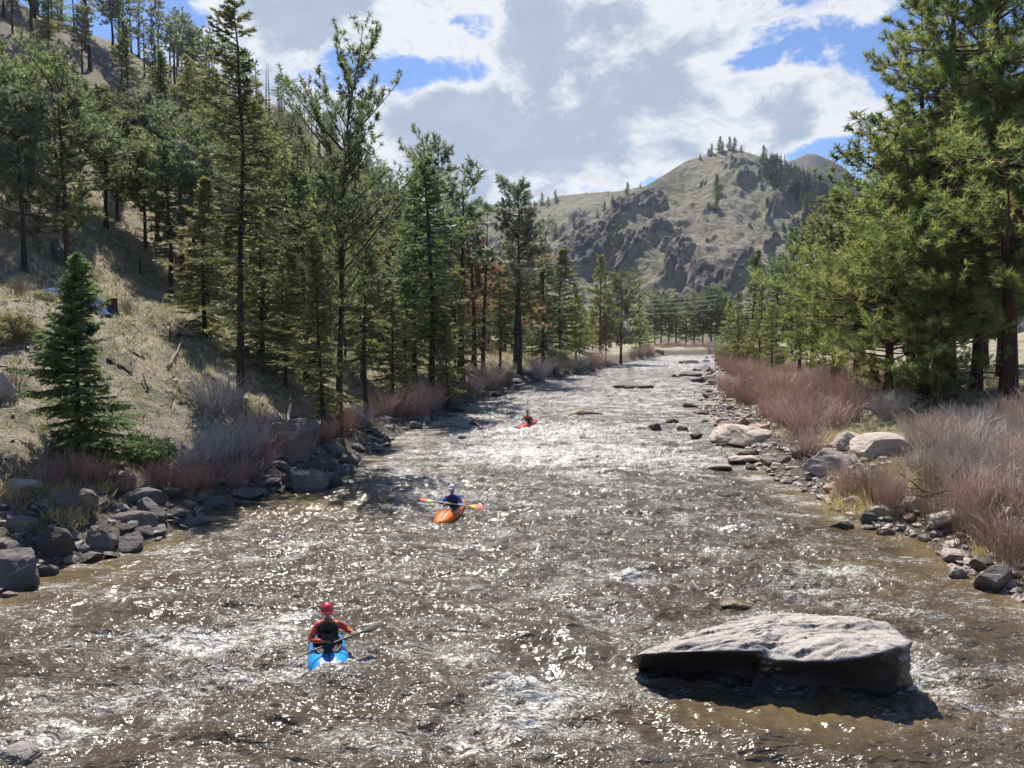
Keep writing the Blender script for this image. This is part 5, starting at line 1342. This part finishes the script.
# middle: orange boat, white helmet
kayak('kayak', (-2.05, 25.3, .05), R(-14), R(5), (.78, .16, .02), (.85, .26, .03), 'orange kayak pointing downstream below the white-helmeted paddler', L_=2.6, W_=.66)
paddler((-1.98, 25.55, .12), R(-6), .2, 'person in blue jacket and white helmet holding a level paddle in the orange kayak', (.05, .16, .52), (.10, .26, .62), (.03, .04, .12), (.82, .82, .82),
        (-.36, -.38, .34), (.34, -.40, .27), (-.33, -.12, .27), (.33, -.12, .25))
paddle((-2.0, 25.08, .455), (.99, -.10, -.11), 2.12, 'paddle with red and yellow blades held level above the orange kayak', (.7, .68, .6), (.85, .55, .05), (.85, .07, .03), bw=.21, bl=.48, tw=.3)
# far: red boat in the rapid
kayak('kayak', (1.0, 50.0, .10), R(-28), R(7), (.62, .06, .045), (.7, .12, .08), 'red kayak half lost in the foam of the far rapid', L_=2.6, W_=.66)
paddler((1.08, 50.25, .18), R(-22), .3, 'person with black helmet and red life vest bracing in the red kayak', (.03, .10, .07), (.04, .13, .09), (.62, .07, .06), (.02, .03, .04),
        (-.32, -.40, .30), (.36, -.36, .24), (-.33, -.12, .3), (.36, -.10, .22))
paddle((1.0, 49.75, .43), (.93, .25, -.28), 2.1, 'paddle with grey blades dipping into the far rapid', (.03, .03, .03), (.35, .38, .38), (.3, .33, .33), bw=.2)


def haze():
    bm = bmesh.new(); bmesh.ops.create_cube(bm, size=1)
    for v in bm.verts: v.co = Vector(((-1250, 1350)[v.co.x > 0], (-420, 2560)[v.co.y > 0], (-14, 420)[v.co.z > 0]))
    me = bpy.data.meshes.new('haze'); bm.to_mesh(me); bm.free()
    m, nt = new_mat('haze_air'); n = N(nt)
    v = n('ShaderNodeVolumePrincipled', {'Color': (.72, .82, 1, 1), 'Density': .00009, 'Anisotropy': .3})
    o = nt.nodes.new('ShaderNodeOutputMaterial'); nt.links.new(v.outputs[0], o.inputs['Volume']); me.materials.append(m)
    tag(link('haze', me), 'thin bluish air between the camera and the far hills', None, None, 'stuff')
if HAZE: haze()
# ------------------------------------------------------------------ camera, light, sky
cam = bpy.data.cameras.new('camera'); co = bpy.data.objects.new('camera', cam); C.objects.link(co)
co.location = (0, 0, CAMZ); co.rotation_euler = (math.pi/2-PITCH, 0, 0)
cam.sensor_width = 36; cam.lens = F/1024*36; cam.clip_end = 8000; cam.clip_start = .1
SC.camera = co
SUN_AZ, SUN_EL = R(-15), R(56)      # azimuth from +Y, negative towards -X
sd = Vector((math.sin(SUN_AZ)*math.cos(SUN_EL), math.cos(SUN_AZ)*math.cos(SUN_EL), math.sin(SUN_EL)))
L = bpy.data.lights.new('sun', 'SUN'); L.energy = 5.0; L.angle = R(.5); L.color = (1, .955, .89)
lo = bpy.data.objects.new('sun', L); C.objects.link(lo); lo.rotation_euler = sd.to_track_quat('Z', 'Y').to_euler()
w = bpy.data.worlds.new('World'); SC.world = w; w.use_nodes = True
nt = w.node_tree; nt.nodes.clear(); n = N(nt)
sky = n('ShaderNodeTexSky'); sky.sky_type = 'NISHITA'; sky.sun_disc = False; sky.sun_elevation = SUN_EL; sky.sun_rotation = SUN_AZ
sky.altitude = 1900; sky.air_density = 1.0; sky.dust_density = .6; sky.ozone_density = 2.0
tc = n('ShaderNodeTexCoord'); dr = tc.outputs['Generated']
sx = n('ShaderNodeSeparateXYZ', {0: dr})
dz = n.math('MAXIMUM', n.math('ADD', sx.outputs[2], .14), .03)
pl = n('ShaderNodeCombineXYZ', {0: n.math('DIVIDE', sx.outputs[0], dz), 1: n.math('DIVIDE', sx.outputs[1], dz), 2: 0.0}).outputs[0]
def cblob(px, py, wx, wy, k):
    a, b, c = ray(px, py); d = Vector((a, b, c)).normalized()
    s = n('ShaderNodeVectorMath', {0: dr, 1: tuple(d)}, operation='SUBTRACT').outputs[0]
    s = n('ShaderNodeVectorMath', {0: s, 1: (F/wx, 0.6, F/wy)}, operation='MULTIPLY').outputs[0]
    l = n('ShaderNodeVectorMath', {0: s}, operation='LENGTH').outputs[1]
    g = n.math('POWER', 2.718, n.math('MULTIPLY', n.math('MULTIPLY', l, l), -1.0))
    return n.math('MULTIPLY', g, k)
cov = None
for b in [(520, 160, 190, 75, .34), (640, 60, 150, 60, .26), (380, 12, 80, 34, .34), (600, 10, 110, 30, .22), (330, 0, 40, 14, .2), (840, 95, 60, 42, .22), (740, 120, 110, 40, .24), (430, 110, 80, 60, .16), (280, 40, 34, 16, .15), (215, 60, 60, 50, .06), (300, 110, 60, 26, .18), (855, 8, 60, 12, .16),
          (450, 72, 42, 15, -.34), (470, 25, 38, 22, -.2), (790, 40, 34, 26, -.32), (860, 52, 50, 20, -.16), (255, 85, 45, 40, -.05), (960, 60, 60, 60, -.3), (840, 155, 50, 14, -.35), (140, 0, 60, 60, -.05), (755, 62, 16, 8, -.15), (540, 205, 120, 12, .1), (556, 158, 30, 20, .14), (1300, 0, 300, 400, -.1)]:
    g = cblob(*b); cov = g if cov is None else n.math('ADD', cov, g)
cov = n.math('ADD', cov, n.math('MULTIPLY', n.math('SUBTRACT', n.ramp(sx.outputs[1], -.2, .55), 1.0), .3))  # unseen clouds behind the camera thinned out to darken the fill light
wn = n('ShaderNodeTexNoise', {'Vector': pl, 'Scale': 1.2, 'Detail': 3})
plw = n('ShaderNodeVectorMath', {0: pl, 1: n('ShaderNodeVectorMath', {0: wn.outputs[1], 'Scale': .35}, operation='SCALE').outputs[0]}, operation='ADD').outputs[0]
cd = n('ShaderNodeMapping', {'Vector': dr, 'Location': (3.1, .4, 1.7), 'Scale': (1, 1, 1.7)}).outputs[0]
cw = n('ShaderNodeTexNoise', {'Vector': cd, 'Scale': 3.0, 'Detail': 3})
cdw = n('ShaderNodeVectorMath', {0: cd, 1: n('ShaderNodeVectorMath', {0: cw.outputs[1], 'Scale': .12}, operation='SCALE').outputs[0]}, operation='ADD').outputs[0]
cn = n.math('ADD', n.math('MULTIPLY', n.noise(cdw, 6.5, 11, .66), .8), n.math('MULTIPLY', n.noise(plw, 1.5, 8, .58, .1), .2))
thick = n.math('ADD', n.math('ADD', n.math('MULTIPLY', n.math('ADD', .5, n.math('MULTIPLY', n.math('SUBTRACT', cn, .5), 1.75)), 1.05), n.math('MULTIPLY', cov, .95)), -.08)
alpha = n.ramp(thick, .48, .63)
core = n.ramp(n.math('ADD', thick, n.math('MULTIPLY', n.math('SUBTRACT', n.noise(cdw, 9, 7, .6), .5), .8)), .60, .84)
cc = n.mix(core, (6.3, 6.45, 6.7), (3.0, 3.55, 4.5))
wisp = n.ramp(n.noise(cdw, 16, 7, .62), .42, .68)
cc = n.mix(n.math('MULTIPLY', wisp, .16), cc, (5.4, 5.8, 6.4))
skyc = n.mix(1.0, sky.outputs[0], (.72, .86, 1.08), 'MULTIPLY')
col = n.mix(alpha, skyc, cc)
bg = n('ShaderNodeBackground', {'Color': col, 'Strength': .088})
o = nt.nodes.new('ShaderNodeOutputWorld'); nt.links.new(bg.outputs[0], o.inputs[0])
SC.view_settings.view_transform = 'Standard'; SC.view_settings.look = 'None'; SC.view_settings.exposure = .62; SC.view_settings.gamma = 1
SC.view_settings.use_curve_mapping = False
SC.render.engine = 'CYCLES'
SC.cycles.max_bounces = 4; SC.cycles.diffuse_bounces = 2; SC.cycles.glossy_bounces = 1; SC.cycles.transmission_bounces = 3; SC.cycles.use_adaptive_sampling = True; SC.cycles.adaptive_threshold = .035; SC.cycles.caustics_reflective = False
SC.cycles.use_denoising = True
SC.cycles.sample_clamp_indirect = 4
